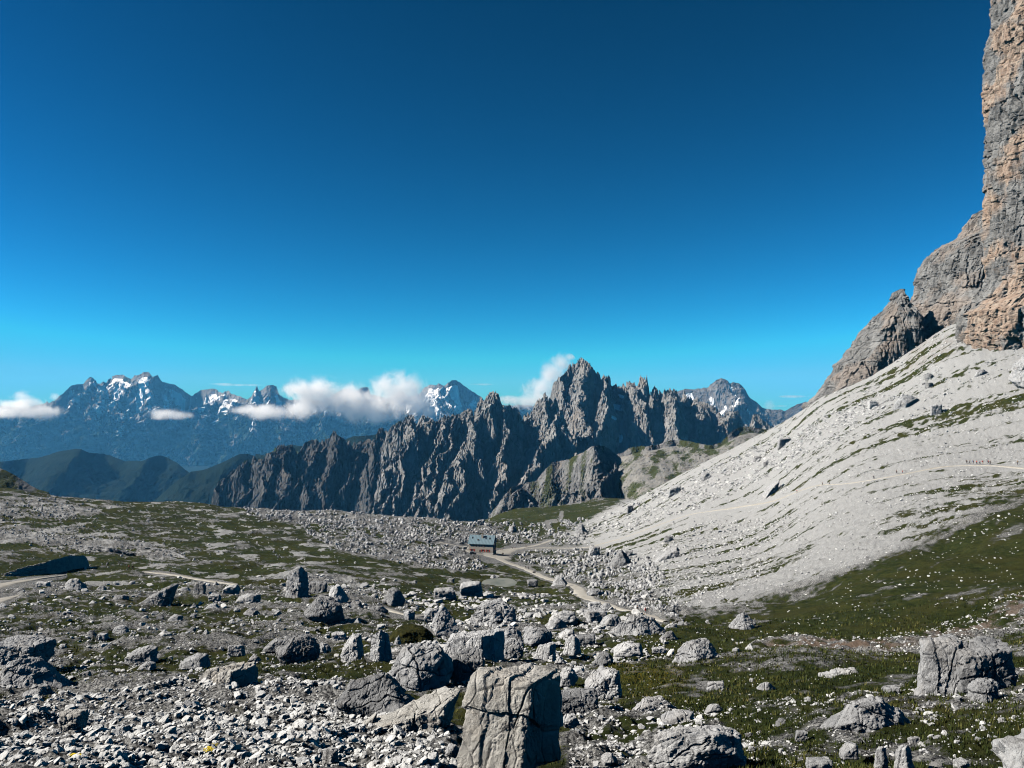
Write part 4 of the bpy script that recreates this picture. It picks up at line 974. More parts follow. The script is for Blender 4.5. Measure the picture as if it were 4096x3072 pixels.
def Z6(l): return [((3272 + .9045 * x) / 4, y * .9045 / 4) for x, y in l]
def build_tower():
    tw = mat_tower('tower_rock', .95); sh = mat_tower('shoulder_rock', .4)
    solid('cliff', 'huge orange and grey rock tower cut off by the right edge',
          Z6([(800, -420), (775, -160), (775, 0), (770, 120), (745, 210), (748, 300), (735, 470), (740, 700), (733, 850), (722, 940), (725, 1050), (715, 1150), (722, 1240), (705, 1330), (640, 1390), (615, 1400), (605, 1480), (622, 1560), (640, 1620), (600, 1800)]),
          [(1260, -120), (1290, 100), (1320, 260), (1390, 420)], 520, 110, 2, tw, 385, 3, nth=760, dz=.62, amp=3.0)
    solid('cliff', 'grey stepped rock shoulder leaning against the tower',
          Z6([(735, 860), (718, 915), (690, 935), (655, 965), (625, 1000), (618, 1035), (605, 1062), (575, 1075), (545, 1095), (500, 1120), (478, 1150), (462, 1185), (455, 1250), (448, 1300), (440, 1330), (410, 1372), (385, 1440), (350, 1560), (330, 1700), (300, 1900)]),
          [(1010, 190), (1030, 250), (1040, 420)], 660, 120, 1, sh, 430, 13, nth=640, dz=.8, amp=3.0)
    solid('cliff', 'jagged grey rock spike standing left of the stepped shoulder',
          Z6([(352, 1285), (340, 1292), (325, 1320), (312, 1345), (290, 1375), (268, 1402), (240, 1440), (215, 1475), (198, 1500), (190, 1528), (165, 1545), (130, 1590), (100, 1608), (92, 1640), (70, 1662), (20, 1730), (-40, 1800)]),
          Z6([(378, 1288), (396, 1320), (392, 1345), (415, 1372), (425, 1420), (440, 1500), (470, 1650), (520, 1900)]), 640, 60, .3, sh, 430, 23, nth=520, dz=.6, amp=2.4, gz=.10, expo=3.4)

# ------------------------------------------------------------------ sky, sun, air, clouds, camera
SUN_AZ, SUN_EL = math.radians(263), math.radians(36)
def build_light():
    w = bpy.data.worlds.new('World'); scene.world = w; w.use_nodes = True
    t = w.node_tree; t.nodes.clear()
    out = t.nodes.new('ShaderNodeOutputWorld'); bg = t.nodes.new('ShaderNodeBackground'); sky = t.nodes.new('ShaderNodeTexSky')
    sky.sky_type = 'NISHITA'; sky.sun_disc = False; sky.sun_elevation = SUN_EL; sky.sun_rotation = SUN_AZ
    sky.altitude = 2400; sky.air_density = 1.0; sky.dust_density = .15; sky.ozone_density = 3.0
    sp = t.nodes.new('ShaderNodeSeparateColor'); gm = t.nodes.new('ShaderNodeCombineColor'); t.links.new(sky.outputs[0], sp.inputs[0])
    for i in range(3):
        p = t.nodes.new('ShaderNodeMath'); p.operation = 'POWER'; p.inputs[1].default_value = SKY_GAMMA[i]; t.links.new(sp.outputs[i], p.inputs[0]); t.links.new(p.outputs[0], gm.inputs[i])
    mx = t.nodes.new('ShaderNodeMix'); mx.data_type = 'RGBA'; mx.blend_type = 'MULTIPLY'; mx.inputs[0].default_value = 1; mx.inputs[7].default_value = (*SKY_TINT, 1)
    t.links.new(gm.outputs[0], mx.inputs[6]); 
    lim = t.nodes.new('ShaderNodeMix'); lim.data_type = 'RGBA'; lim.blend_type = 'DARKEN'; lim.inputs[0].default_value = 1; lim.inputs[7].default_value = (.85, 4.1, 6.9, 1)
    t.links.new(mx.outputs[2], lim.inputs[6]); t.links.new(lim.outputs[2], bg.inputs[0])
    bg.inputs[1].default_value = SKY_STR; t.links.new(bg.outputs[0], out.inputs[0])
    l = bpy.data.lights.new('sun', 'SUN'); l.energy = SUN_E; l.angle = math.radians(.5); l.color = (1, .962, .905)
    o = bpy.data.objects.new('sun', l); COL.objects.link(o)
    d = Vector((math.sin(SUN_AZ) * math.cos(SUN_EL), math.cos(SUN_AZ) * math.cos(SUN_EL), math.sin(SUN_EL)))
    o.rotation_euler = d.to_track_quat('Z', 'Y').to_euler(); o.location = d * 50
SKY_GAMMA, SKY_TINT, SKY_STR, SUN_E = (2.6, 1.8, 2.0), (.0125, .196, .139), .066, 5.0
HAZE_D, HAZE_C = 1.95e-5, (.13, .52, 1.0)

def build_haze():
    t = NT('haze_air'); v = t.t.nodes.new('ShaderNodeVolumePrincipled')
    v.inputs['Color'].default_value = (*HAZE_C, 1); v.inputs['Density'].default_value = HAZE_D; v.inputs['Anisotropy'].default_value = 0.0
    v.inputs['Absorption Color'].default_value = (1, 1, 1, 1)
    t.t.links.new(v.outputs[0], t.out.inputs['Volume'])
    b = MB().box(-12500, -400, -1300, 12500, 14300, 480).build('haze', t.m); tag(b, kind='stuff')

CLOUDS = [  # label, centre (u, v), half size px (w, h), depth, puffs, density
 ('long white cloud bank lying across the distant range', [(268, 412, 30, 9), (300, 409, 26, 13), (316, 396, 34, 19), (345, 401, 36, 18), (372, 410, 38, 15), (398, 397, 28, 24), (386, 387, 16, 16), (416, 404, 26, 15), (425, 412, 18, 10), (300, 391, 22, 9), (250, 410, 22, 6)], 17000, 1.0),
 ('white cloud at the far left edge below the skyline', [(20, 405, 26, 9), (8, 412, 22, 7), (42, 412, 26, 8), (22, 396, 11, 6), (55, 397, 7, 5)], 16900, .7),
 ('small flat cloud before the middle of the distant range', [(165, 414, 17, 6), (178, 416, 16, 5), (160, 417, 12, 4)], 16900, .8),
 ('bright cloud climbing the left side of the tallest massif', [(538, 388, 19, 15), (551, 374, 16, 15), (561, 363, 12, 11), (548, 400, 22, 14), (528, 402, 16, 8), (570, 357, 7, 4), (510, 400, 14, 6)], 17000, .9),
 ('thin pale cloud streak low in the left sky', [(238, 385, 24, 1.6), (225, 384, 16, 1.2)], 17400, .22),
 ('faint cloud streak above the middle snow peak', [(482, 384.5, 12, 1.4)], 17500, .2),
 ('faint cloud streak left of the stepped cliff foot', [(792, 396.5, 18, 1.6), (780, 406, 10, 1.2)], 17500, .25),
 ('little grey cloud puff beside the banded mountain', [(769, 406, 6, 7), (772, 414, 8, 5)], 16950, .35),
]
def build_clouds():
    for k, (label, puffs, D, dens) in enumerate(CLOUDS):
        t = NT('cloud_vapour'); geo = t.n('NewGeometry').outputs['Position']
        n = t.noise(geo, .0036, 9, .66, .5)
        n2 = t.noise(geo, .0011, 3, .5)
        # soft field: union of the puffs (each an ellipsoid), worn by turbulence
        f = None
        for (u, v, a, b) in puffs:
            p = pt(u, v, D); s = D / F
            df = t.n('VectorMath', {0: geo, 1: tuple(p)}, operation='SUBTRACT').outputs[0]
            sc = t.n('VectorMath', {0: df, 1: (1 / (a * s), 1 / (max(a, b) * s * .8), 1 / (b * s))}, operation='MULTIPLY').outputs[0]
            ln = t.n('VectorMath', {0: sc}, operation='LENGTH').outputs['Value']
            f = ln if f is None else t.math('SMOOTH_MIN', f, ln, .35)
        field = t.math('SUBTRACT', 1.0, f)
        val = t.math('ADD', field, t.math('MULTIPLY', t.math('SUBTRACT', n, .5), 2.7))
        val = t.math('ADD', val, t.math('MULTIPLY', t.math('SUBTRACT', n2, .5), 1.3))
        edge = t.n('MapRange', {'Value': field, 1: -.35, 2: .25, 3: 0.0, 4: 1.0}).outputs[0]
        den = t.math('MULTIPLY', t.n('MapRange', {'Value': val, 1: .05, 2: 1.0, 3: 0.0, 4: 1.0}).outputs[0], edge)
        v = t.t.nodes.new('ShaderNodeVolumePrincipled'); v.inputs['Color'].default_value = (.97, .97, .97, 1); v.inputs['Anisotropy'].default_value = .3
        t.t.links.new(t.math('MULTIPLY', den, .008 * dens), v.inputs['Density'])
        t.t.links.new(v.outputs[0], t.out.inputs['Volume'])
        P_ = np.array([(u, v, a, b) for u, v, a, b in puffs])
        u0, u1 = (P_[:, 0] - P_[:, 2] * 1.4).min(), (P_[:, 0] + P_[:, 2] * 1.4).max(); v0, v1 = (P_[:, 1] - P_[:, 3] * 1.4).min(), (P_[:, 1] + P_[:, 3] * 1.4).max()
        c = pt((u0 + u1) / 2, (v0 + v1) / 2, D); s = D / F
        hd = max(P_[:, 2].max(), P_[:, 3].max()) * .8 * 1.4 * s; hd = min(hd, 380 if D < 17200 else 700)
        # rounded hull of the cloud
        Q, Fc = ico(3); Q = np.sign(Q) * np.abs(Q) ** .55; Q = Q / np.abs(Q).max(0)
        Q = Q * np.array([(u1 - u0) / 2 * s, hd, (v1 - v0) / 2 * s])
        o = obj('cloud', mesh_np('cloud', Q, Fc), t.m, None, tuple(c)); tag(o, label, 'cloud')

def build_camera():
    c = bpy.data.cameras.new('camera'); c.sensor_width = 36; c.lens = 36 * F / 1024; c.clip_start = .1; c.clip_end = 90000
    o = bpy.data.objects.new('camera', c); o.rotation_euler = (math.pi / 2 + TH, 0, 0); COL.objects.link(o); scene.camera = o
    scene.view_settings.view_transform = 'Standard'; scene.view_settings.look = 'None'; scene.view_settings.gamma = 1
    scene.view_settings.exposure = EXPO
    cy = scene.cycles; cy.max_bounces = 4; cy.diffuse_bounces = 0; cy.glossy_bounces = 1; cy.volume_bounces = 3; cy.transparent_max_bounces = 4
    cy.volume_max_steps = 256; cy.use_denoising = DENOISE; cy.filter_width = 1.1; cy.use_adaptive_sampling = False
EXPO = 1.0
DENOISE = True
# ------------------------------------------------------------------ boulders: zone of the survey photo, box, shape, stone, what sets it apart
ZN = {'A': (0, 2300, .31646), 'B': (600, 2300, .31646), 'C': (1200, 2300, .31646), 'D': (1800, 2300, .31646), 'E': (2400, 2300, .31646), 'F': (1200, 2600, .31646),
      'G': (1800, 2600, .5512), 'T': (0, 2050, .6159), 'U': (1000, 2050, .6159), 'W': (2000, 2050, .6159), 'R': (3000, 2050, .6161), 'S': (3072, 1300, .463), 'Q': (2500, 1400, .463), 'H': (1700, 2050, .2712)}
BOULDERS = [
 ('A', 0, 830, 600, 1230, 'block', 'grey', 'big cracked grey boulder, upper block of the left edge pile'),
 ('A', -160, 1060, 850, 1560, 'low', 'grey', 'largest cracked grey boulder at the lower left edge'),
 ('A', 1740, 150, 2200, 400, 'wedge', 'dark', 'dark wedge boulder with a pointed tip leaning up to the right'),
 ('A', 1940, 720, 2190, 895, 'slab', 'pale', 'tilted slab with bright ribbed face left of the stony flat'),
 ('A', 1610, 930, 1990, 1130, 'slab', 'grey', 'layered grey slab tilted up above the left edge pile'),
 ('A', 1420, 650, 1620, 800, 'dome', 'grey', 'rounded grey lump behind the small pale block'),
 ('A', 1490, 780, 1830, 910, 'low', 'dark', 'low boulder with a dark hollow above the layered slab'),
 ('A', 1230, 745, 1360, 840, 'block', 'pale', 'small pale block beside a dark boulder above the left pile'),
 ('A', 1080, 710, 1240, 810, 'pyr', 'dark', 'small black triangular boulder touching the small pale block'),
 ('A', 820, 50, 1100, 215, 'low', 'grey', 'flat topped grey boulder with black hollow below the west path'),
 ('A', 450, 90, 630, 180, 'block', 'pale', 'bright block nearest the end of the west path'),
 ('A', 170, 170, 340, 235, 'low', 'dark', 'low dark boulder between the two west path ends'),
 ('A', 1150, 1240, 1500, 1365, 'low', 'dark', 'long dark low boulder right of the left edge pile'),
 ('A', 1260, 865, 1400, 940, 'block', 'pale', 'pale knobbly stone amid turf left of the layered slab'),
 ('A', 745, 875, 840, 940, 'dome', 'pale', 'small pale round stone just above the left edge pile'),
 ('A', 1750, 1110, 1960, 1210, 'slab', 'grey', 'small ribbed slab under the layered grey slab'),
 ('A', 1870, 1320, 1960, 1420, 'block', 'dark', 'little dark cube standing on the open gravel'),
 ('A', 1420, 260, 1620, 370, 'dome', 'dark', 'knobbly dark boulder left of the leaning wedge boulder'),
 ('A', 1020, 1220, 1150, 1310, 'block', 'dark', 'dark stub close to the right side of the left edge pile'),
 ('T', 385, 1288, 552, 1422, 'block', 'tan', 'tan block standing in the white gravel at lower left'),
 ('T', 140, 1110, 380, 1220, 'low', 'grey', 'broken grey foot slab in front of the left edge pile'),
 ('U', 228, 368, 382, 590, 'pillar', 'grey', 'tall leaning pillar boulder, highest stone of the left pasture'),
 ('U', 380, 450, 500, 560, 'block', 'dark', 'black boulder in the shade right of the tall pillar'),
 ('U', 490, 478, 642, 602, 'low', 'pale', 'lumpy boulder ridge right of the tall pillar'),
 ('U', 370, 556, 605, 720, 'dome', 'dark', 'large dark dome in front of the tall pillar'),
 ('B', 1090, 245, 1380, 395, 'slab', 'grey', 'ribbed boulder with black right end left of the tall pillar'),
 ('B', 750, 240, 900, 345, 'block', 'grey', 'square grey boulder below the stony track'),
 ('B', 545, 105, 700, 290, 'block', 'dark', 'grey boulder with shaded front right of the leaning wedge'),  # grey stone; the dark material paints in its shaded front
 ('B', 380, 150, 530, 225, 'low', 'grey', 'flat grey stone on the turf right of the wedge tip'),
 ('B', 935, 125, 1130, 250, 'block', 'pale', 'pale cracked block just below the stony track end'),
 ('B', 680, 370, 895, 460, 'low', 'pale', 'flat white slab left of two grey stones'),
 ('B', 1060, 415, 1145, 475, 'dome', 'pale', 'small white round stone left of the paired grey stones'),
 ('B', 1185, 420, 1380, 510, 'low', 'grey', 'paired rounded grey stones below the black ended boulder'),
 ('B', 230, 510, 400, 600, 'slab', 'grey', 'tilted grey flake on turf below the wedge'),
 ('B', 390, 1010, 735, 1195, 'slab', 'grey', 'lens shaped boulder with shaded belly and long shadow'),
 ('B', 560, 1180, 1340, 1540, 'face', 'tan', 'big reddish boulder with a black right face'),
 ('B', 410, 1290, 540, 1480, 'pyr', 'pale', 'pale splinter left of the big reddish boulder'),
 ('B', 1580, 780, 2120, 1150, 'dome', 'dark', 'broad rough dark mound boulder in the middle left'),
 ('B', 1445, 815, 1700, 975, 'slab', 'dark', 'striped ledge touching the rough dark mound'),
 ('B', 1500, 1140, 1650, 1255, 'pyr', 'pale', 'small white triangle stone under the rough dark mound'),
 ('B', 1005, 880, 1200, 1030, 'block', 'grey', 'pair of upright grey stones on the open gravel'),
 ('B', 1255, 1005, 1410, 1100, 'pyr', 'grey', 'small sharp stone left of the rough dark mound'),
 ('C', 630, 330, 850, 465, 'low', 'dark', 'low dark boulder left of the pale bare hollow'),
 ('C', 845, 395, 1115, 492, 'low', 'dark', 'flat dark boulder at the edge of the bare hollow'),
 ('C', 1045, 185, 1335, 410, 'pyr', 'dark', 'dark pointed boulder behind the bare hollow'),
 ('C', 1310, 445, 1455, 575, 'dome', 'grey', 'small boulder standing in the pale bare hollow'),
 ('C', 1690, 170, 1985, 335, 'block', 'grey', 'boulder with a shaded square front left of the fluted block'),
 ('H', 520, 1040, 850, 1290, 'block', 'pale', 'fluted pale block right in front of the pond'),
 ('C', 1570, 435, 1770, 645, 'block', 'grey', 'upright lump, left one of the twin boulders'),
 ('C', 1670, 435, 2010, 800, 'pyr', 'grey', 'taller right one of the twin boulders'),
 ('C', 400, 735, 595, 865, 'block', 'pale', 'pale block above the tilted white slab'),
 ('C', 530, 785, 800, 1135, 'slab', 'pale', 'tilted white slab striped by cracks in the middle'),
 ('C', 195, 860, 390, 990, 'pyr', 'grey', 'grey pointed stone left of the tilted white slab'),
 ('C', 875, 715, 1170, 1190, 'pillar', 'pale', 'tall pale stacked boulder beside the mossy hummock'),
 ('C', 1460, 755, 1650, 900, 'block', 'pale', 'pale cube right of the mossy hummock'),
 ('C', 1180, 780, 1290, 950, 'pyr', 'grey', 'slim grey stone at the foot of the mossy hummock'),
 ('C', 1090, 930, 1370, 1080, 'low', 'pale', 'low white stones behind the central grey boulder'),
 ('C', 1115, 905, 1930, 1560, 'dome', 'grey', 'huge rounded grey boulder in the centre foreground'),
 ('F', 345, 320, 1560, 960, 'low', 'dark', 'long low dark grey slab before the huge rounded boulder'),
 ('F', 740, 575, 1990, 1115, 'wedge', 'tan', 'pale tan wedge slab with a shaded right end'),
 ('F', 700, 830, 960, 1060, 'wedge', 'tan', 'small tan fin at the left end of the wedge slab'),
 ('F', 995, 645, 1215, 805, 'block', 'grey', 'single grey block lying on the long dark slab'),
 ('F', 215, 935, 395, 1045, 'wedge', 'dark', 'small dark arrowhead stone in the gravel'),
 ('F', 300, 400, 455, 570, 'block', 'pale', 'white stub with shaded side left of the long dark slab'),
 ('F', 215, 370, 320, 500, 'block', 'dark', 'dark stub left of the white stub'),
 ('F', 280, 1250, 485, 1450, 'dome', 'pale', 'pale boulder half sunk in the gravel at the bottom'),
 ('F', 1060, 1245, 1225, 1395, 'block', 'pale', 'pale square stone in the gravel below the wedge slab'),
 ('F', 1840, 1200, 2050, 1370, 'low', 'pale', 'white broken stone left of the tall fractured block foot'),
 ('G', -10, 195, 850, 900, 'face', 'tan', 'giant fractured block with a lit left face at the bottom centre'),
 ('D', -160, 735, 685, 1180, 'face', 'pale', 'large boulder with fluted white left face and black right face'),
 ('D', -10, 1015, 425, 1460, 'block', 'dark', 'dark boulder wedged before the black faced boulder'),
 ('D', 260, 335, 840, 720, 'dome', 'grey', 'large rugged mound with turf on top in the middle'),
 ('D', 620, 655, 920, 860, 'low', 'grey', 'rounded low boulder right of the rugged mound foot'),
 ('D', 910, 660, 1300, 915, 'dome', 'grey', 'rounded boulder with a fluted shaded front'),
 ('D', 620, 810, 930, 1060, 'dome', 'grey', 'knobbly boulder touching the black faced boulder'),
 ('D', 1065, 885, 1335, 1085, 'face', 'pale', 'white pointed block right of the knobbly boulder'),
 ('D', 1435, 785, 1655, 1015, 'pillar', 'pale', 'upright pale boulder with a black hollow'),
 ('D', 1580, 770, 1840, 910, 'block', 'dark', 'blackish block behind the upright pale boulder'),
 ('D', 1245, 465, 1610, 640, 'dome', 'pale', 'smooth white topped boulder below the path bend'),
 ('D', 1185, 550, 1500, 720, 'low', 'grey', 'jumbled grey boulder before the white topped one'),
 ('D', 1700, 435, 1970, 630, 'block', 'grey', 'angular boulder left of the large ridge boulder'),
 ('D', 1890, 505, 2150, 690, 'dome', 'grey', 'rounded boulder touching the large ridge boulder'),
 ('E', 150, 535, 830, 865, 'pyr', 'grey', 'large ridge boulder with a smooth triangular front'),
 ('E', 760, 715, 990, 850, 'low', 'dark', 'dark tail boulder right of the large ridge boulder'),
 ('D', 1730, 175, 1925, 280, 'dome', 'grey', 'rounded boulder right of the main path bend'),
 ('D', 1745, 345, 1910, 445, 'block', 'pale', 'pale boulder on the near side of the main path'),
 ('D', 1900, 360, 2080, 450, 'low', 'grey', 'grey boulder on the near edge of the main path'),
 ('D', 1285, 30, 1485, 175, 'pyr', 'grey', 'pointed pale boulder beside the main path past the pond'),
 ('D', 978, 60, 1108, 160, 'block', 'dark', 'square boulder with black front right of the pond'),
 ('D', 1355, 1185, 1620, 1440, 'dome', 'pale', 'egg shaped white boulder above the giant fractured block'),
 ('D', 1550, 1165, 1700, 1265, 'slab', 'pale', 'small tilted white slab right of the egg shaped boulder'),
 ('D', 1700, 1185, 2200, 1590, 'slab', 'pale', 'cracked white slab split by a dark groove'),
 ('G', 775, 295, 1075, 500, 'block', 'dark', 'dark fronted block right of the giant fractured block'),
 ('G', 818, 470, 935, 572, 'dome', 'pale', 'white ball like boulder right of the giant fractured block'),
 ('D', 1310, 1030, 1500, 1140, 'pyr', 'pale', 'white pointed stone amid turf above the egg shaped boulder'),
 ('D', 1245, 1015, 1335, 1110, 'pillar', 'pale', 'small white upright stone left of the white pointed stone'),
 ('D', 1380, 700, 1580, 830, 'slab', 'pale', 'slanting pale stone above the upright pale boulder'),
 ('D', 1800, 975, 2065, 1150, 'pyr', 'dark', 'dark ridge stone at the edge of the flowery meadow'),
 ('E', 175, 865, 560, 1035, 'slab', 'pale', 'striped white rock rising from the turf'),
 ('E', 905, 815, 1610, 1230, 'pyr', 'grey', 'big pyramid boulder standing alone on the meadow'),
 ('E', 1595, 485, 1970, 730, 'pyr', 'grey', 'lumpy grey boulder on the turf under the scree'),
 ('E', 655, 915, 830, 1000, 'block', 'pale', 'two small white stones left of the pyramid boulder'),
 ('E', 810, 610, 1000, 690, 'low', 'pale', 'white stones past the end of the main path'),
 ('W', 712, 250, 855, 372, 'pyr', 'dark', 'dark pointed boulder at the foot of the scree'),
 ('W', 800, 248, 865, 295, 'block', 'grey', 'small boulder right behind the dark pointed boulder'),
 ('W', 1000, 235, 1165, 318, 'wedge', 'grey', 'long slab lying on the lower scree'),
 ('W', 1065, 155, 1120, 195, 'dome', 'dark', 'round dark boulder above the long slab on the scree'),
 ('W', 570, 220, 650, 300, 'block', 'grey', 'grey boulder at the start of the traverse path'),
 ('W', 480, 75, 570, 155, 'pyr', 'grey', 'pointed boulder below the col path at the scree foot'),
 ('W', 55, 92, 110, 135, 'dome', 'grey', 'dome boulder at the near edge of the green saddle'),
 ('U', 1475, 50, 1525, 92, 'block', 'grey', 'flat topped boulder at the edge above the hut'),
 ('W', 965, 1400, 1580, 1690, 'dome', 'pale', 'large rounded white boulder with crackled face at the bottom'),
 ('W', 1055, 1300, 1265, 1375, 'slab', 'pale', 'white slab with a black undercut end'),
 ('W', 845, 1195, 1145, 1305, 'low', 'pale', 'white rocky hump amid turf left of the undercut slab'),
 ('W', 1335, 1245, 1440, 1305, 'low', 'pale', 'white stone right of the undercut slab'),
 ('W', 1340, 1100, 1465, 1170, 'block', 'pale', 'pair of white stones on the meadow below the flowers'),
 ('W', 1665, 1108, 1800, 1180, 'low', 'grey', 'speckled grey stone on the meadow'),
 ('W', 1590, 1300, 1740, 1370, 'low', 'dark', 'dark low stone among white rubble below the meadow'),
 ('W', 655, 1565, 770, 1650, 'dome', 'pale', 'crackled white stone left of the rounded white boulder'),
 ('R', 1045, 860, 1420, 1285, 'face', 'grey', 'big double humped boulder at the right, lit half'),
 ('R', 1300, 870, 1670, 1270, 'block', 'dark', 'big double humped boulder at the right, shaded half'),  # same boulder as the lit half, its shade painted as darker stone
 ('R', 1420, 1105, 1625, 1345, 'dome', 'grey', 'small round boulder before the shaded half'),
 ('R', 470, 1205, 1090, 1490, 'low', 'grey', 'broad broken outcrop left of the double humped boulder'),
 ('R', 205, 1200, 310, 1255, 'low', 'grey', 'grey stone left of the broad broken outcrop'),
 ('R', 868, 1135, 965, 1215, 'block', 'grey', 'square grey stone behind the broad broken outcrop'),
 ('R', 460, 1015, 715, 1110, 'slab', 'pale', 'long flat white slab in the upper right meadow'),
 ('R', 365, 1598, 540, 1700, 'block', 'pale', 'white square topped stone at the bottom edge'),
 ('R', 588, 1505, 695, 1605, 'slab', 'pale', 'white tilted stone above the bottom edge at right'),
 ('R', 805, 1535, 895, 1690, 'pillar', 'pale', 'upright white stone at the bottom edge, left one'),
 ('R', 940, 1525, 1060, 1690, 'pillar', 'pale', 'upright white stone at the bottom edge, broader one'),
 ('R', 1028, 1460, 1095, 1535, 'block', 'pale', 'white cube below the broad broken outcrop'),
 ('R', 1170, 1450, 1250, 1530, 'low', 'pale', 'white flat stone right of the white cube'),
 ('R', 290, 1420, 370, 1490, 'block', 'grey', 'grey stone on the turf above the bottom edge'),
 ('S', 1358, 430, 1432, 488, 'dome', 'dark', 'dark boulder high on the scree below the tower'),
 ('S', 1365, 508, 1420, 555, 'block', 'dark', 'smaller dark boulder just below the other high on the scree'),
 ('S', 1400, 700, 1495, 790, 'block', 'grey', 'grey boulder in the middle of the upper scree'),
 ('S', 1790, 395, 1895, 440, 'low', 'grey', 'flat boulder on the upper scree near the right edge'),
 ('S', 2070, 300, 2420, 580, 'pyr', 'grey', 'grey outcrop breaking the scree at the right edge'),
 ('S', 1095, 625, 1320, 720, 'low', 'grey', 'low rock rib in the upper scree'),
 ('Q', 370, 1175, 480, 1265, 'block', 'grey', 'left dark boulder of the trio low on the scree'),
 ('Q', 1180, 1140, 1340, 1275, 'wedge', 'grey', 'boulder with long black shadow low on the scree'),
 ('Q', 15, 1350, 68, 1412, 'block', 'dark', 'dark square boulder near the skyline of the lower scree'),
 ('Q', 650, 1060, 740, 1135, 'dome', 'grey', 'round boulder of the trio low on the scree'),
 ('Q', 1320, 770, 1425, 845, 'block', 'grey', 'boulder in the blocky band of the scree'),
 ('Q', 1110, 925, 1180, 970, 'block', 'dark', 'small dark boulder in the blocky band of the scree'),
 ('Q', 1195, 970, 1245, 1002, 'dome', 'dark', 'dark bushy clump like stone on a scree stripe'),
 ('Q', 2100, 450, 2180, 520, 'block', 'pale', 'pale boulder near the top of the blocky scree'),
]
def box_px(z, x0, y0, x1, y1):
    ox, oy, s = ZN[z]; return (ox + x0 * s) / 4, (oy + y0 * s) / 4, (ox + x1 * s) / 4, (oy + y1 * s) / 4

LAND = []
def build_boulders():
    for i, (z, x0, y0, x1, y1, kind, mt, label) in enumerate(BOULDERS):
        u0, v0, u1, v1 = box_px(z, x0, y0, x1, y1)
        uc = (u0 + u1) / 2; vb = v1 - .10 * (v1 - v0)
        D = depth_at(uc, vb)[0]
        if np.isnan(D): print('MISS', label); continue
        W = (u1 - u0) * D / F; ext = (v1 - v0) * D / F
        dep = math.atan(max((405 - vb) / F * -1, .02))
        Hh = ext / math.cos(dep); dpt = min(W * .8, max(Hh * 1.1, W * .45))
        H = max(Hh - dpt * .42 * math.tan(dep), .45 * Hh)
        Dc = D + dpt * .38; rx, _ = ray(uc, vb); x = rx * Dc
        r = (u1 - u0 + v1 - v0) / 2
        sub = 6 if r > 70 else 5 if r > 22 else 4
        zb = float(hbase(x, Dc)); sink = .12 * H
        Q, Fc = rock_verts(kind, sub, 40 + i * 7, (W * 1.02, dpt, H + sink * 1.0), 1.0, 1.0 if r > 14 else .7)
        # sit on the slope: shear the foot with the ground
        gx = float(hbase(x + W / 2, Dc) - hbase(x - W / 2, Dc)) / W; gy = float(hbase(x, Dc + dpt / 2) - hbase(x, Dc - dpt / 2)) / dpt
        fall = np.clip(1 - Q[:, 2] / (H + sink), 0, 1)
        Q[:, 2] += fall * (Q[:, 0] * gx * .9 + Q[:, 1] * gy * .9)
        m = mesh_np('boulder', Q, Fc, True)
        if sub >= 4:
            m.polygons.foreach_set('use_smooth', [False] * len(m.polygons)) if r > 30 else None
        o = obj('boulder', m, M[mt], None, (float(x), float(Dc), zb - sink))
        tag(o, label, 'boulder', 'boulders strewn over the mountain pasture')
        LAND.append((uc, (v0 + v1) / 2, label, r))

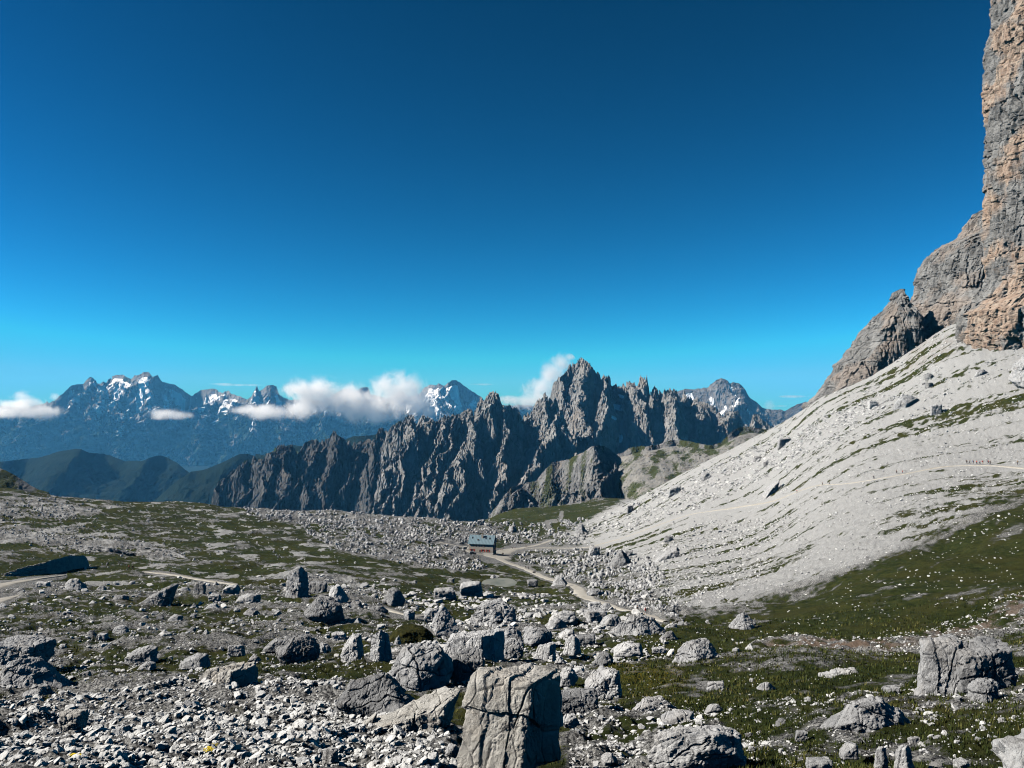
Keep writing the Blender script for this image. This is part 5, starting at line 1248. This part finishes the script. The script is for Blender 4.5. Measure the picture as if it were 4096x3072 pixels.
def build_more_boulders():
    """smaller boulders between the surveyed ones: each is copied from one of a dozen shapes and described by its neighbour"""
    r = np.random.default_rng(99); protos = []
    for k in range(14):
        kind = ('block', 'low', 'dome', 'slab', 'block', 'pyr', 'gen')[k % 7]; mt = ('pale', 'grey', 'pale', 'dark')[k % 4]
        Q, Fc = rock_verts(kind, 4, 500 + k * 11, (1, .85, .72 if kind != 'low' else .5), 1.2, 1.2); protos.append((mesh_np('boulder', Q, Fc, False), mt, kind))
    for m, mt, _ in protos: m.materials.append(M[mt])
    used = [(a, b, c) for a, b, _, c in LAND]; taken = set(); n = 0
    lm = [(u, v, l, q) for u, v, l, q in LAND if len(l.split()) <= 8]
    zone = [(-20, 1255), (420, 1250), (700, 1262), (1180, 1240), (1440, 1320), (1700, 1340), (2200, 1420), (2212, 1659), (-20, 1650)]
    tries = 0
    while n < 118 and tries < 4000:
        tries += 1
        u = r.uniform(4, 1020); v = r.uniform(578, 765)
        if not in_poly(np.array([u]), np.array([v]), zone)[0] or look(pathmask, u, v) > .1: continue
        if look(G, u, v) > .66 and r.uniform() > .15: continue
        px = 5.5 + 7.5 * r.uniform() ** 2 * (.6 + .8 * (v - 570) / 190)
        if any(abs(u - a) < (c * .62 + px * .8) and abs(v - b) < (c * .55 + px * .7) for a, b, c in used): continue
        near = sorted(lm, key=lambda l: math.hypot(u - l[0], (v - l[1]) * 1.3))[:3]; lab = None
        k = r.integers(0, len(protos)); tone = {'pale': 'pale', 'grey': 'grey', 'dark': 'dark'}[protos[k][1]]
        for l in near:
            dx, dy = u - l[0], v - l[1]
            if math.hypot(dx, dy) > 60 + l[3] * .5: continue
            rel = ('left of' if dx < 0 else 'right of') if abs(dx) > 1.2 * abs(dy) else ('behind' if dy < 0 else 'in front of')
            if (l[2], rel) in taken: continue
            taken.add((l[2], rel)); lab = f'small {tone} stone {rel} the {l[2]}'; break
        if lab is None or len(lab.split()) > 16: continue
        D = float(depth_at(u, v + px * .3)[0])
        if math.isnan(D): continue
        rx, _ = ray(u, v); x = float(rx * D); s = px * D / F; z = float(hground(x, D))
        o = bpy.data.objects.new('boulder', protos[k][0]); COL.objects.link(o); o.location = (x, D, z - .16 * s)
        o.rotation_euler = (r.normal(0, .12), r.normal(0, .12), r.uniform(0, 6.28) if protos[k][2] != 'slab' else r.normal(0, .3)); o.scale = (s * r.uniform(.9, 1.2), s * r.uniform(.8, 1.1), s * r.uniform(.85, 1.25))
        tag(o, lab, 'boulder', 'small boulders between the large ones'); used.append((u, v, px)); n += 1
    print('more boulders', n)

def set_pond():
    global POND
    pu = [zh(*p) for p in ((850, 1030), (1330, 1000), (1100, 992), (1010, 1072))]
    u = np.array([p[0] for p in pu]) * K22; v = np.array([p[1] for p in pu]) * K22; D = depth_at(u, v); rx, _ = ray(u, v); x = rx * D
    cx, cy = float((x[0] + x[1]) / 2), float((D[2] + D[3]) / 2)
    POND = (cx, cy, abs(float(x[1] - x[0])) / 2, 8.5, float(hbase(cx, cy)) - .1)
# ------------------------------------------------------------------ the mountain hut and what stands around it
def ground_point(u, v):
    D = float(depth_at(u, v)[0]); rx, _ = ray(u, v); x = float(rx * D); return x, D, float(hbase(x, D))

def build_hut():
    roofm = simple('roof_sheet', (.13, .19, .215), .5, .4, .2, .12, .3)
    wallm = simple('rubble_wall', (.30, .265, .22), .95, .1, 0, .3, 1.2)
    trim = simple('dark_timber', (.09, .06, .04), .8, .2)
    red = simple('red_shutter', (.30, .035, .025), .6, .3)
    glass = simple('window_glass', (.02, .025, .03), .12, .6, 0, .05)
    white = simple('white_trim', (.6, .58, .54), .7, .2)
    stone = simple('terrace_stone', (.42, .40, .36), .95, .1)
    u0, v0 = zh(845, 598); x, y, z = ground_point(u0 * K22, v0 * K22)
    r = empty('mountain_hut', (x, y + 5, z + .1), math.radians(-11))
    tag(r, 'stone mountain hut with blue grey metal roof and red shutters', 'hut')
    W, Dp, E, Rg = 8.6, 5.2, 6.6, 11.2
    # walls with openings in the front: built as piers and bands around the windows
    m = MB(); zlo = -3
    front = -Dp
    wins = [(-6.9, -5.2, 1.0, 2.5), (.9, 2.2, .9, 2.4), (4.4, 5.7, .9, 2.4), (-4.6, -3.5, 4.3, 5.6), (-2.6, -1.5, 4.3, 5.6), (1.2, 2.5, 4.3, 5.6)]
    xs = sorted({-W, W, *[w[0] for w in wins], *[w[1] for w in wins]}); zs = sorted({zlo, E, *[w[2] for w in wins], *[w[3] for w in wins]})
    for i in range(len(xs) - 1):
        for k in range(len(zs) - 1):
            cx, cz = (xs[i] + xs[i + 1]) / 2, (zs[k] + zs[k + 1]) / 2
            if any(w[0] < cx < w[1] and w[2] < cz < w[3] for w in wins): continue
            m.poly([(xs[i], front, zs[k]), (xs[i + 1], front, zs[k]), (xs[i + 1], front, zs[k + 1]), (xs[i], front, zs[k + 1])])
    for w in wins:      # reveals
        a, b, c, d = w; q = front + .35
        m.poly([(a, front, c), (a, q, c), (a, q, d), (a, front, d)]); m.poly([(b, q, c), (b, front, c), (b, front, d), (b, q, d)])
        m.poly([(a, q, d), (b, q, d), (b, front, d), (a, front, d)]); m.poly([(a, front, c), (b, front, c), (b, q, c), (a, q, c)])
    for sx in (-W, W):
        p = [(sx, -Dp, zlo), (sx, Dp, zlo), (sx, Dp, E), (sx, 0, Rg - .25), (sx, -Dp, E)]
        m.poly(p if sx > 0 else p[::-1])
    m.poly([(W, Dp, zlo), (-W, Dp, zlo), (-W, Dp, E), (W, Dp, E)])
    m.build('wall', wallm, r)
    rf = MB(); k = (Rg - E) / Dp; ov = .75
    prof = [(-Dp - ov, E - ov * k), (0, Rg), (Dp + ov, E - ov * k), (Dp + ov, E - ov * k + .22), (0, Rg + .24), (-Dp - ov, E - ov * k + .22)]
    rf.prism(prof, 'x', -W - .6, W + .6)
    roof = rf.build('roof', roofm, r)
    for i in range(19):
        s = MB(); xx = -W - .45 + i * (2 * W + .9) / 18
        for sg in (-1, 1):
            a = (xx - .05, sg * (Dp + ov - .02), E - ov * k + .22); n = len(s.v)
            s.v += [(xx - .05, sg * (Dp + ov), E - ov * k + .2), (xx + .05, sg * (Dp + ov), E - ov * k + .2), (xx + .05, 0, Rg + .22), (xx - .05, 0, Rg + .22),
                    (xx - .05, sg * (Dp + ov), E - ov * k + .34), (xx + .05, sg * (Dp + ov), E - ov * k + .34), (xx + .05, 0, Rg + .36), (xx - .05, 0, Rg + .36)]
            s.f += [tuple(n + q for q in f) for f in ((0, 3, 2, 1), (4, 5, 6, 7), (0, 1, 5, 4), (2, 3, 7, 6), (1, 2, 6, 5), (3, 0, 4, 7))]
        if i == 0: rib_mb = s
        else:
            n = len(rib_mb.v); rib_mb.v += s.v; rib_mb.f += [tuple(q + n for q in f) for f in s.f]
    rib_mb.build('roof_seams', roofm, roof)
    def on_roof(yy, up=.24): return Rg + up - k * abs(yy)
    for (xx, yy) in ((-6.6, -2.0), (3.0, -2.2), (5.8, -2.2)):
        s = MB(); c, sgn = yy, -1
        z0, z1 = on_roof(yy - .55), on_roof(yy + .55)
        s.v = [(xx - .5, yy - .55, z0), (xx + .5, yy - .55, z0), (xx + .5, yy + .55, z1), (xx - .5, yy + .55, z1), (xx - .5, yy - .55, z0 + .16), (xx + .5, yy - .55, z0 + .16), (xx + .5, yy + .55, z1 + .16), (xx - .5, yy + .55, z1 + .16)]
        s.f = [(0, 3, 2, 1), (4, 5, 6, 7), (0, 1, 5, 4), (1, 2, 6, 5), (2, 3, 7, 6), (3, 0, 4, 7)]
        s.build('skylight', glass, roof)
    ch = MB().box(-.3, -2.2, on_roof(-2.2) - .6, .9, -1.2, Rg + 1.0).box(-.4, -2.3, Rg + 1.0, 1.0, -1.1, Rg + 1.15).build('chimney', wallm, roof)
    MB().cyl((.3, -1.7, Rg + 1.14), (.3, -1.7, Rg + 1.75), .16).cyl((.3, -1.7, Rg + 1.8), (.3, -1.7, Rg + 1.95), .3, .05).build('cowl', trim, ch)
    MB().box(-2.6, -3.9, on_roof(-3.3) - .3, -2.0, -3.3, on_roof(-3.3) + .75).build('vent', trim, roof)
    for (a, b, c, d) in wins:
        w = MB().box(a, front + .30, c, b, front + .34, d).build('window', glass, r)
        f = MB(); t = .09
        f.box(a, front + .2, c, a + t, front + .29, d).box(b - t, front + .2, c, b, front + .29, d).box(a + t, front + .2, c, b - t, front + .29, c + t).box(a + t, front + .2, d - t, b - t, front + .29, d).box((a + b) / 2 - .04, front + .2, c + t, (a + b) / 2 + .04, front + .29, d - t)
        f.build('frame', white, w)
        MB().box(a - .1, front - .14, c - .12, b + .1, front + .19, c - .003).build('sill', stone, w)
        hw = (b - a) / 2 + .05
        for q0, q1 in ((a - hw, a - .03), (b + .03, b + hw)):
            if c < 3: MB().box(q0, front - .09, c - .02, q1, front - .01, d + .02).build('shutter', red, r)
            else: MB().box(q0, front - .09, c - .02, q1, front - .01, d + .02).build('shutter', trim, r)
    dd = MB().box(-1.2, front - .06, -.1, .1, front + .0, 2.15).build('door', trim, r)
    MB().cyl((-.05, front - .12, 1.05), (-.05, front - .07, 1.05), .06).build('handle', white, dd)
    for yy in (-2.6, 1.6):
        w = MB().box(W + .003, yy, 1.0, W + .04, yy + 1.3, 2.5).build('window', glass, r)
        MB().box(W + .01, yy - .68, 1.0, W + .09, yy - .03, 2.5).build('shutter', red, r); MB().box(W + .01, yy + 1.33, 1.0, W + .09, yy + 1.98, 2.5).build('shutter', red, r)
    MB().box(W + .003, -.6, 4.6, W + .05, .7, 6.0).build('window', glass, r)
    MB().box(-W - .3, front - 2.2, -3, W + .3, front - .0, -.05).box(-W - .3, front - 2.2, -.05, W + .3, front - 2.0, .35).build('terrace', stone, r)
    # vehicle at the left corner
    u, v = zh(707, 628); x, y, z = ground_point(u * K22, v * K22)
    carm = simple('car_paint', (.018, .02, .022), .3, .5); tyre = simple('tyre_rubber', (.02, .02, .02), .9, .1); rim = simple('rim_metal', (.3, .3, .3), .4, .5, .6)
    c = empty('parked_car', (x, y + 1.2, z + .05), math.radians(6)); tag(c, 'black off road car parked at the left corner of the hut', 'car')
    b = MB()
    b.prism([(-2.2, .45), (2.2, .45), (2.25, .95), (2.1, 1.08), (1.0, 1.15), (-2.15, 1.15), (-2.25, .9)], 'y', -.88, .88)
    b.prism([(-2.05, 1.15), (.95, 1.15), (.35, 1.85), (-1.95, 1.88)], 'y', -.8, .8)
    b.build('body', carm, c, bevel=.06)
    for sg in (-1, 1):
        MB().prism([(-1.85, 1.22), (.7, 1.22), (.28, 1.76), (-1.8, 1.78)], 'y', sg * .802, sg * .815).build('side_window', glass, c)
        for xx in (-1.35, 1.35):
            w = MB().cyl((xx, sg * .66, .4), (xx, sg * .92, .4), .4, k=18).build('wheel', tyre, c); MB().cyl((xx, sg * .921, .4), (xx, sg * .94, .4), .22, k=14).build('rim', rim, w)
        MB().box(2.2, sg * .55 - .16, .78, 2.27, sg * .55 + .16, .95).build('headlight', white, c)
    # grey tank left of the hut
    u, v = zh(590, 545); x, y, z = ground_point(u * K22, v * K22)
    t = empty('storage_bin', (x, y + 1, z), .1); tag(t, 'small grey storage bin on the track left of the hut', 'bin')
    MB().box(-1.2, -.8, -.4, 1.2, .8, 1.5).build('body', simple('grey_metal', (.28, .28, .27), .6, .3), t, bevel=.05); MB().box(-1.28, -.88, 1.503, 1.28, .88, 1.65).build('lid', stone, t)
    # benches and sign posts along the path
    wood = simple('bench_wood', (.16, .11, .07), .85, .15)
    for k, (px, py, lab) in enumerate(((1130, 560, 'wooden table set with benches in the shade of the hut'), (1490, 510, 'wooden table set with benches at the far end of the yard'))):
        u, v = zh(px, py); x, y, z = ground_point(u * K22, v * K22)
        b = empty('picnic_table', (x, y, z + .25), .2 + k); tag(b, lab, 'table', 'picnic tables in the hut yard')
        MB().box(-1, -.38, .7, 1, .38, .76).build('table_top', wood, b)
        for sg in (-1, 1):
            MB().box(-1, sg * .75 - .14, .42, 1, sg * .75 + .14, .47).build('seat', wood, b)
            l = MB()
            l.prism([(-.8, 0), (-.68, 0), (-.2, .7), (-.32, .7)], 'x', sg * .7 - .04, sg * .7 + .04).prism([(.8, 0), (.68, 0), (.2, .7), (.32, .7)], 'x', sg * .7 - .04, sg * .7 + .04).box(sg * .7 - .04, -.85, .36, sg * .7 + .04, .85, .417)
            l.build('leg', wood, b)
    sgn = [(1965, 945, 'dark trail sign on its post behind the pointed boulder'), (1610, 935, 'low dark sign board beside the path below the pond')]
    for px, py, lab in sgn:
        u, v = zh(px, py); x, y, z = ground_point(u * K22, v * K22)
        s = empty('trail_sign', (x, y, z), .1); tag(s, lab, 'sign', 'trail signs by the main path')
        MB().cyl((0, 0, -.3), (0, 0, 2.4), .06).build('post', wood, s); MB().box(-.75, -.09, 1.5, .75, -.062, 2.2).build('board', wood, s)
    # shallow pond
    wm = NT('pond_water'); geo = wm.n('NewGeometry').outputs['Position']
    nn = wm.noise(geo, .12, 5, .6)
    pm = wm.done(wm.ramp(nn, [(.35, (.09, .10, .085)), (.65, (.17, .17, .145))]), .65, wm.bump(wm.noise(geo, 2, 3), .15, .03), .12)
    pu = np.array([zh(*p) for p in ((845, 1030), (905, 1008), (1000, 1000), (1110, 994), (1215, 990), (1300, 990), (1330, 1002), (1270, 1022), (1220, 1045), (1120, 1062), (1010, 1070), (940, 1062), (890, 1045))]) * K22
    cx, cy, ea, eb, z0 = POND
    n = 72; a = np.linspace(0, 2 * np.pi, n, endpoint=False); q = 1.12 + .10 * fbm(np.cos(a) * 1.5, np.sin(a) * 1.5, oct=3, seed=2)
    VV = np.concatenate([[[cx, cy, z0]], np.stack([cx + ea * q * np.cos(a), cy + eb * q * np.sin(a), np.full(n, z0)], 1)])
    mm = mesh_np('pond', VV, np.array([(0, 1 + i, 1 + (i + 1) % n) for i in range(n)]), True)
    tag(obj('pond', mm, pm), 'shallow grey pond in the turf', 'pond', None, 'structure')

# ------------------------------------------------------------------ layered ledges on the left pasture
def ledge(label, uvs, hpx, mt, seed, depth=6.0):
    """a low scarp following a line on the ground, broken face towards the viewer"""
    a = np.array(uvs, float); t = np.linspace(0, len(a) - 1, 120); u = np.interp(t, np.arange(len(a)), a[:, 0]); v = np.interp(t, np.arange(len(a)), a[:, 1])
    D = depth_at(u, v); D = np.where(np.isnan(D), np.nanmean(D), D); rx, _ = ray(u, v); x = rx * D; y = D
    prof = np.interp(t, np.linspace(0, len(a) - 1, len(hpx)), hpx) * D / F
    k = 34; s = np.linspace(0, 1, k)
    up = np.clip(s / .5, 0, 1)[None]; backw = np.clip((s - .5) / .5, 0, 1)[None]
    H = prof[:, None] * (up ** .8) * (1 - .15 * backw); Yo = .18 * prof[:, None] * up + depth * backw
    X = np.repeat(x[:, None], k, 1); Y = y[:, None] + Yo; Z = hbase(X, Y) * backw + hbase(X, y[:, None] + 0 * Yo) * (1 - backw) + H * (1 - backw ** 2) - .5 * (1 - up) + .15 * (1 - backw)
    # thin beds
    ph = (Z + .2 * X * .15) / .55; lay = perlin(np.floor(ph) * 1.7 + .3, X / 4, seed=seed) - .5 * sstep(.7, 1, np.abs((ph % 1) - .5) * 2)
    d = 1.3 * lay + .5 * fbm(X / 3, Z / 1.2, oct=4, seed=seed + 1) + .9 * fbm(X / 9, Z / 3, oct=2, seed=seed + 3)
    Y = Y + d * (1 - backw); Z = Z + .25 * fbm(X / 1.5, Y / 1.5, oct=3, seed=seed + 2) * up
    V = np.stack([X, Y, Z], -1).reshape(-1, 3)
    tag(obj('rock_ledge', mesh_np('rock_ledge', V, grid_faces(120, k)[:, ::-1], False), M[mt]), label, 'rock ledge', 'rock ledges on the left pasture')

def build_ledges():
    ledge('long layered rock bank right above the west path', [z1_(20, 410), z1_(150, 405), z1_(300, 400), z1_(430, 385), z1_(530, 365)], [1, 6, 10, 13, 15, 12], 'tan', 1, 5)
    ledge('shadowed turf ledge behind the layered bank', [z1_(440, 225), z1_(560, 255), z1_(700, 275), z1_(850, 275)], [1, 5, 7, 6, 1], 'dark', 5, 5)  # shadow under the overhang painted as dark stone
    ledge('thin dark rock step right of the shadowed turf ledge', [z1_(850, 230), z1_(980, 250), z1_(1100, 275), z1_(1210, 310)], [1, 3, 4, 4, 1], 'dark', 9, 4)
def z1_(x, y): return (x * .6159 / 4, (2050 + y * .6159) / 4)

# ------------------------------------------------------------------ hikers
def skin(name, verts, edges, radii, root=0, sub=1):
    m = bpy.data.meshes.new(name); m.from_pydata(verts, edges, []); m.update()
    o = bpy.data.objects.new(name, m); COL.objects.link(o)
    o.modifiers.new('skin', 'SKIN'); s = o.modifiers.new('sub', 'SUBSURF'); s.levels = sub; s.render_levels = sub
    for i, r in enumerate(radii): m.skin_vertices[0].data[i].radius = (r, r) if not isinstance(r, tuple) else r
    for i in range(len(verts)): m.skin_vertices[0].data[i].use_root = (i == root)
    dg = bpy.context.evaluated_depsgraph_get(); dg.update()
    ev = o.evaluated_get(dg); me = bpy.data.meshes.new_from_object(ev); me.name = name
    bpy.data.objects.remove(o); bpy.data.meshes.remove(m)
    me.polygons.foreach_set('use_smooth', [True] * len(me.polygons)); return me

def pose(st):
    """joint positions of one walking or standing figure (facing -y)"""
    s = st
    hip = .92; J = {}
    J['pel'] = (0, 0, hip); J['sp'] = (0, .02, 1.12); J['ch'] = (0, .0, 1.32); J['nk'] = (0, -.03, 1.48); J['hd'] = (0, -.05, 1.60); J['tp'] = (0, -.05, 1.72)
    for sg, n in ((-1, 'l'), (1, 'r')):
        f = s * sg
        J['hp' + n] = (sg * .10, 0, .88); J['kn' + n] = (sg * .11, -.16 * f - .05, .50); J['an' + n] = (sg * .11, -.26 * f + .04, .09 + (.06 if f < 0 else 0)); J['ft' + n] = (sg * .12, -.26 * f - .14, .04 + (.02 if f < 0 else 0))
        J['sh' + n] = (sg * .19, 0, 1.40); J['el' + n] = (sg * .25, .12 * f + .03, 1.13); J['wr' + n] = (sg * .24, .20 * f - .10, .92); J['ha' + n] = (sg * .24, .22 * f - .15, .84)
    return J
def chain(J, seqs, rad):
    idx = {}; V = []; E = []; R = []
    for sq in seqs:
        for a in sq:
            if a not in idx: idx[a] = len(V); V.append(J[a]); R.append(rad[a])
        E += [(idx[a], idx[b]) for a, b in zip(sq, sq[1:])]
    return V, E, R
RB = dict(pel=.13, sp=.115, ch=.14, nk=.055, hd=.085, tp=.06, hpl=.09, hpr=.09, knl=.06, knr=.06, anl=.042, anr=.042, ftl=.04, ftr=.04, shl=.06, shr=.06, ell=.042, elr=.042, wrl=.03, wrr=.03, hal=.036, har=.036)
PEOPLE = [  # photo position (zone coords of zh / z5 / z1 / z3), stance, jacket, trousers, rucksack, heading, label
 (('S', 1803, 1208), 1, 'red', 'black', None, 80, 'person in a red jacket on the traverse path, middle of the queue'),
 (('S', 1775, 1207), .8, 'black', 'grey', 'blue', 80, 'person in black with a blue rucksack left of the red jacket'),
 (('S', 1740, 1206), -1, 'grey', 'black', None, 80, 'person in grey near the tail of the queue on the traverse'),
 (('S', 1718, 1205), 1, 'black', 'black', 'black', 80, 'person in all black at the tail of the queue on the traverse'),
 (('S', 1830, 1208), -.8, 'blue', 'black', None, 80, 'person in a blue jacket just right of the red jacket'),
 (('S', 1856, 1207), 1, 'black', 'tan', 'red', 80, 'person in black with a red rucksack on the traverse'),
 (('S', 1904, 1206), -1, 'red', 'black', 'black', 80, 'person in dark red near the head of the queue'),
 (('S', 1920, 1206), .7, 'black', 'black', None, 80, 'person in black at the head of the queue on the traverse'),
 (('S', 2155, 1216), 0, 'black', 'grey', 'tan', 200, 'person standing alone on the traverse at the right edge'),
 (('S', 1110, 1296), 1, 'black', 'black', None, 75, 'person in black alone on the traverse, left one of a pair'),
 (('S', 1162, 1294), -1, 'red', 'grey', None, 75, 'person in pinkish red, right one of a pair on the traverse'),
 (('S', 915, 1335), 1, 'grey', 'black', 'black', 75, 'person with a black rucksack low on the traverse'),
 (('S', 470, 1392), 1, 'black', 'black', None, 70, 'person in black where the traverse meets the blocky scree'),
 (('S', 530, 1385), -1, 'tan', 'black', None, 70, 'person in tan where the traverse meets the blocky scree'),
 (('S', 250, 1462), 1, 'red', 'black', None, 70, 'person in red on the bright patch of the traverse'),
 (('H', 1150, 548), 0, 'black', 'black', None, 20, 'person in black in the shadow of the hut, left one'),
 (('H', 1165, 547), 0, 'grey', 'black', None, 10, 'person in grey in the shadow of the hut, right one'),
 (('H', 1140, 630), 1, 'red', 'black', None, 0, 'person in red walking down from the hut'),
 (('H', 1155, 632), -1, 'black', 'grey', 'black', 0, 'person in black beside the red one below the hut'),
 (('H', 1290, 543), 0, 'black', 'black', None, 60, 'person in black on the bright hut yard'),
 (('H', 1328, 540), 0, 'red', 'tan', None, 30, 'person in a red top on the bright hut yard'),
 (('H', 1010, 612), 0, 'black', 'black', None, 0, 'person in black at the right corner of the hut'),
 (('H', 1695, 470), 1, 'grey', 'black', 'black', 60, 'person in grey on the track right of the yard'),
 (('H', 1710, 468), -1, 'black', 'black', None, 60, 'person in black on the track right of the yard'),
 (('H', 1485, 838), 1, 'black', 'grey', 'black', 40, 'person with a rucksack on the main path below the yard'),
 (('H', 1525, 848), -1, 'grey', 'black', None, 40, 'person in grey on the main path below the yard'),
 (('W', 945, 668), 1, 'red', 'grey', None, 30, 'person in a bright red jacket near the end of the main path'),
 (('W', 893, 655), -1, 'black', 'black', None, 30, 'person in black behind the bright red jacket'),
 (('T', 838, 388), 1, 'red', 'black', None, 70, 'person in a red jacket walking on the west path'),
 (('T', 862, 385), -1, 'black', 'black', 'black', 70, 'person in black following the red jacket on the west path'),
 (('T', 1106, 402), 1, 'black', 'black', 'grey', 70, 'person in black with a grey rucksack alone on the stony track'),
]
def build_people():
    cols = {'red': (.42, .02, .018), 'black': (.02, .02, .022), 'grey': (.14, .14, .15), 'blue': (.03, .07, .2), 'tan': (.28, .2, .12)}
    C = {k: simple('cloth_' + k, v, .85, .1) for k, v in cols.items()}; sk = simple('skin_tone', (.45, .27, .19), .6, .3); hair = simple('hair_brown', (.05, .03, .02), .8, .2); boot = C['black']
    kit = {}
    for st in (1, -1, .8, -.8, .7, 0):
        J = pose(st)
        seq = [['pel', 'sp', 'ch', 'nk', 'hd', 'tp']] + [['pel', 'hp' + n, 'kn' + n, 'an' + n, 'ft' + n] for n in 'lr'] + [['ch', 'sh' + n, 'el' + n, 'wr' + n, 'ha' + n] for n in 'lr']
        V, E, R = chain(J, seq, RB); body = skin('body', V, E, R)
        grow = {k: v + .016 for k, v in RB.items()}
        V, E, R = chain(J, [['pel', 'sp', 'ch']] + [['ch', 'sh' + n, 'el' + n, 'wr' + n] for n in 'lr'], {**grow, 'ch': .155, 'pel': .145}); jac = skin('jacket', V, E, R)
        V, E, R = chain(J, [['pel', 'hp' + n, 'kn' + n, 'an' + n] for n in 'lr'], grow); tr = skin('trousers', V, E, R)
        b = MB().box(-.15, .15, 1.05, .15, .36, 1.48); ru = bpy.data.meshes.new('rucksack'); ru.from_pydata(b.v, [], b.f)
        h = mesh_np('hair', ico(2)[0] * np.array([.088, .098, .08]) + np.array([0, -.035, 1.675]), ico(2)[1])
        kit[st] = (body, jac, tr, ru, h)
    for (pz, st, jc, tc, rc, hd, lab) in PEOPLE:
        ox, oy, s = ZN[pz[0]]; u = (ox + pz[1] * s) / 4; v = (oy + pz[2] * s) / 4
        x, y, z = ground_point(u, v); z = float(hground(x, y)) + .18
        body, jac, tr, ru, h = kit[st]
        r = empty('person', (x, y, z), math.radians(hd)); tag(r, lab, 'person', 'hikers on the paths')
        def child(n, me, mat):
            me = me.copy() if len(me.materials) else me
            me.materials.clear(); o = obj(n, me, mat, r); return o
        child('body', body, sk); child('jacket', jac, C[jc]); child('trousers', tr, C[tc]); child('hair', h, hair)
        if rc: child('rucksack', ru, C[rc])

def build_flowers():
    leaf = simple('flower_leaf', (.04, .07, .015), .8, .2); pet = simple('yellow_petal', (.75, .55, .02), .7, .2)
    spots = [((165, 1654), 1.0, 'yellow flower clump at the very bottom edge left'), ((450, 1643), .8, 'yellow flower clump among stones right of the other'), ((462, 1632), .55, 'smallest yellow flower clump just above its neighbour')]
    r = np.random.default_rng(4)
    for (uu, vv), s, lab in spots:
        x, y, z = ground_point(uu * K22, vv * K22); z = float(hground(x, y))
        e = empty('flower_clump', (x, y, z), 0); tag(e, lab, 'flowers', 'yellow flowers in the gravel')
        L = MB(); B = MB()
        for i in range(26):
            a = r.uniform(0, 6.28); q = r.uniform(0, .28) * s; hx, hy, hz = q * math.cos(a), q * math.sin(a), r.uniform(.22, .42) * s
            L.poly([(hx * .4 - .02, hy * .4, -.1), (hx * .4 + .02, hy * .4, -.1), (hx + .006, hy, hz), (hx - .006, hy, hz)])
            for k in range(3):
                t = r.uniform(0, 6.28); l = .12 * s; L.poly([(hx * .5, hy * .5, .03), (hx * .5 + l * math.cos(t) * .6 - .02, hy * .5 + l * math.sin(t) * .6, .10), (hx * .5 + l * math.cos(t) * 1.3, hy * .5 + l * math.sin(t) * 1.3, .06), (hx * .5 + l * math.cos(t) * .6 + .02, hy * .5 + l * math.sin(t) * .6, .10)])
            for k in range(7):
                t = k * .898; w = .045 * s + .012
                B.poly([(hx, hy, hz), (hx + w * math.cos(t - .3), hy + w * math.sin(t - .3), hz + .012), (hx + 1.5 * w * math.cos(t), hy + 1.5 * w * math.sin(t), hz + .004), (hx + w * math.cos(t + .3), hy + w * math.sin(t + .3), hz + .012)])
        L.build('leaves', leaf, e); B.build('blossoms', pet, e)

def build_near_rock():
    # pale rock right beside the viewer at the lower right corner
    Q, Fc = rock_verts('dome', 6, 77, (2.6, 2.6, 2.6), 1.6, 1.2, 1.6)
    x, y = 4.85, 5.5; rx, rz = ray(1010, 722)
    top = rz * y
    o = obj('boulder', mesh_np('boulder', Q, Fc, False), M['near'], None, (x, y, float(top) - 2.45)); tag(o, 'nearest pale rock cut off by the lower right corner', 'boulder', 'boulders strewn over the mountain pasture')
    # turf hummock with pale rim
    u0, v0, u1, v1 = box_px('C', 1110, 650, 1640, 905); uc = (u0 + u1) / 2; D = depth_at(uc, v1)[0]; W = (u1 - u0) * D / F; rx, _ = ray(uc, v1)
    Q, Fc = rock_verts('dome', 5, 31, (W * 1.1, W * .9, (v1 - v0) * D / F * 1.05), .8, .1, .8); Q[:, 2] -= .2
    t = NT('hummock_turf'); geo = t.n('NewGeometry').outputs['Position']; nz = t.n('SeparateXYZ', {0: t.n('NewGeometry').outputs['Position']}).outputs[2]
    n = t.noise(geo, 1.4, 8, .65); c = t.ramp(n, [(.35, (.012, .014, .005)), (.55, (.03, .03, .009)), (.72, (.06, .05, .018))])
    mm = t.done(c, .95, t.bump(t.noise(geo, 6, 7, .7), 1, .25), .04)
    o = obj('hummock', mesh_np('hummock', Q, Fc, True), mm, None, (float(rx * D), float(D + W * .4), float(hbase(rx * D, D + W * .4)))); tag(o, 'dark mossy hummock between pale boulders in the middle', 'hummock')
build_materials()
set_pond()
build_ground(); build_paths(); build_stones(); build_grass(); build_boulders(); build_more_boulders(); build_near_rock()
build_ledges(); build_hut(); build_people(); build_flowers()
build_mountains(); build_tower()
build_light(); build_haze(); build_clouds(); build_camera()
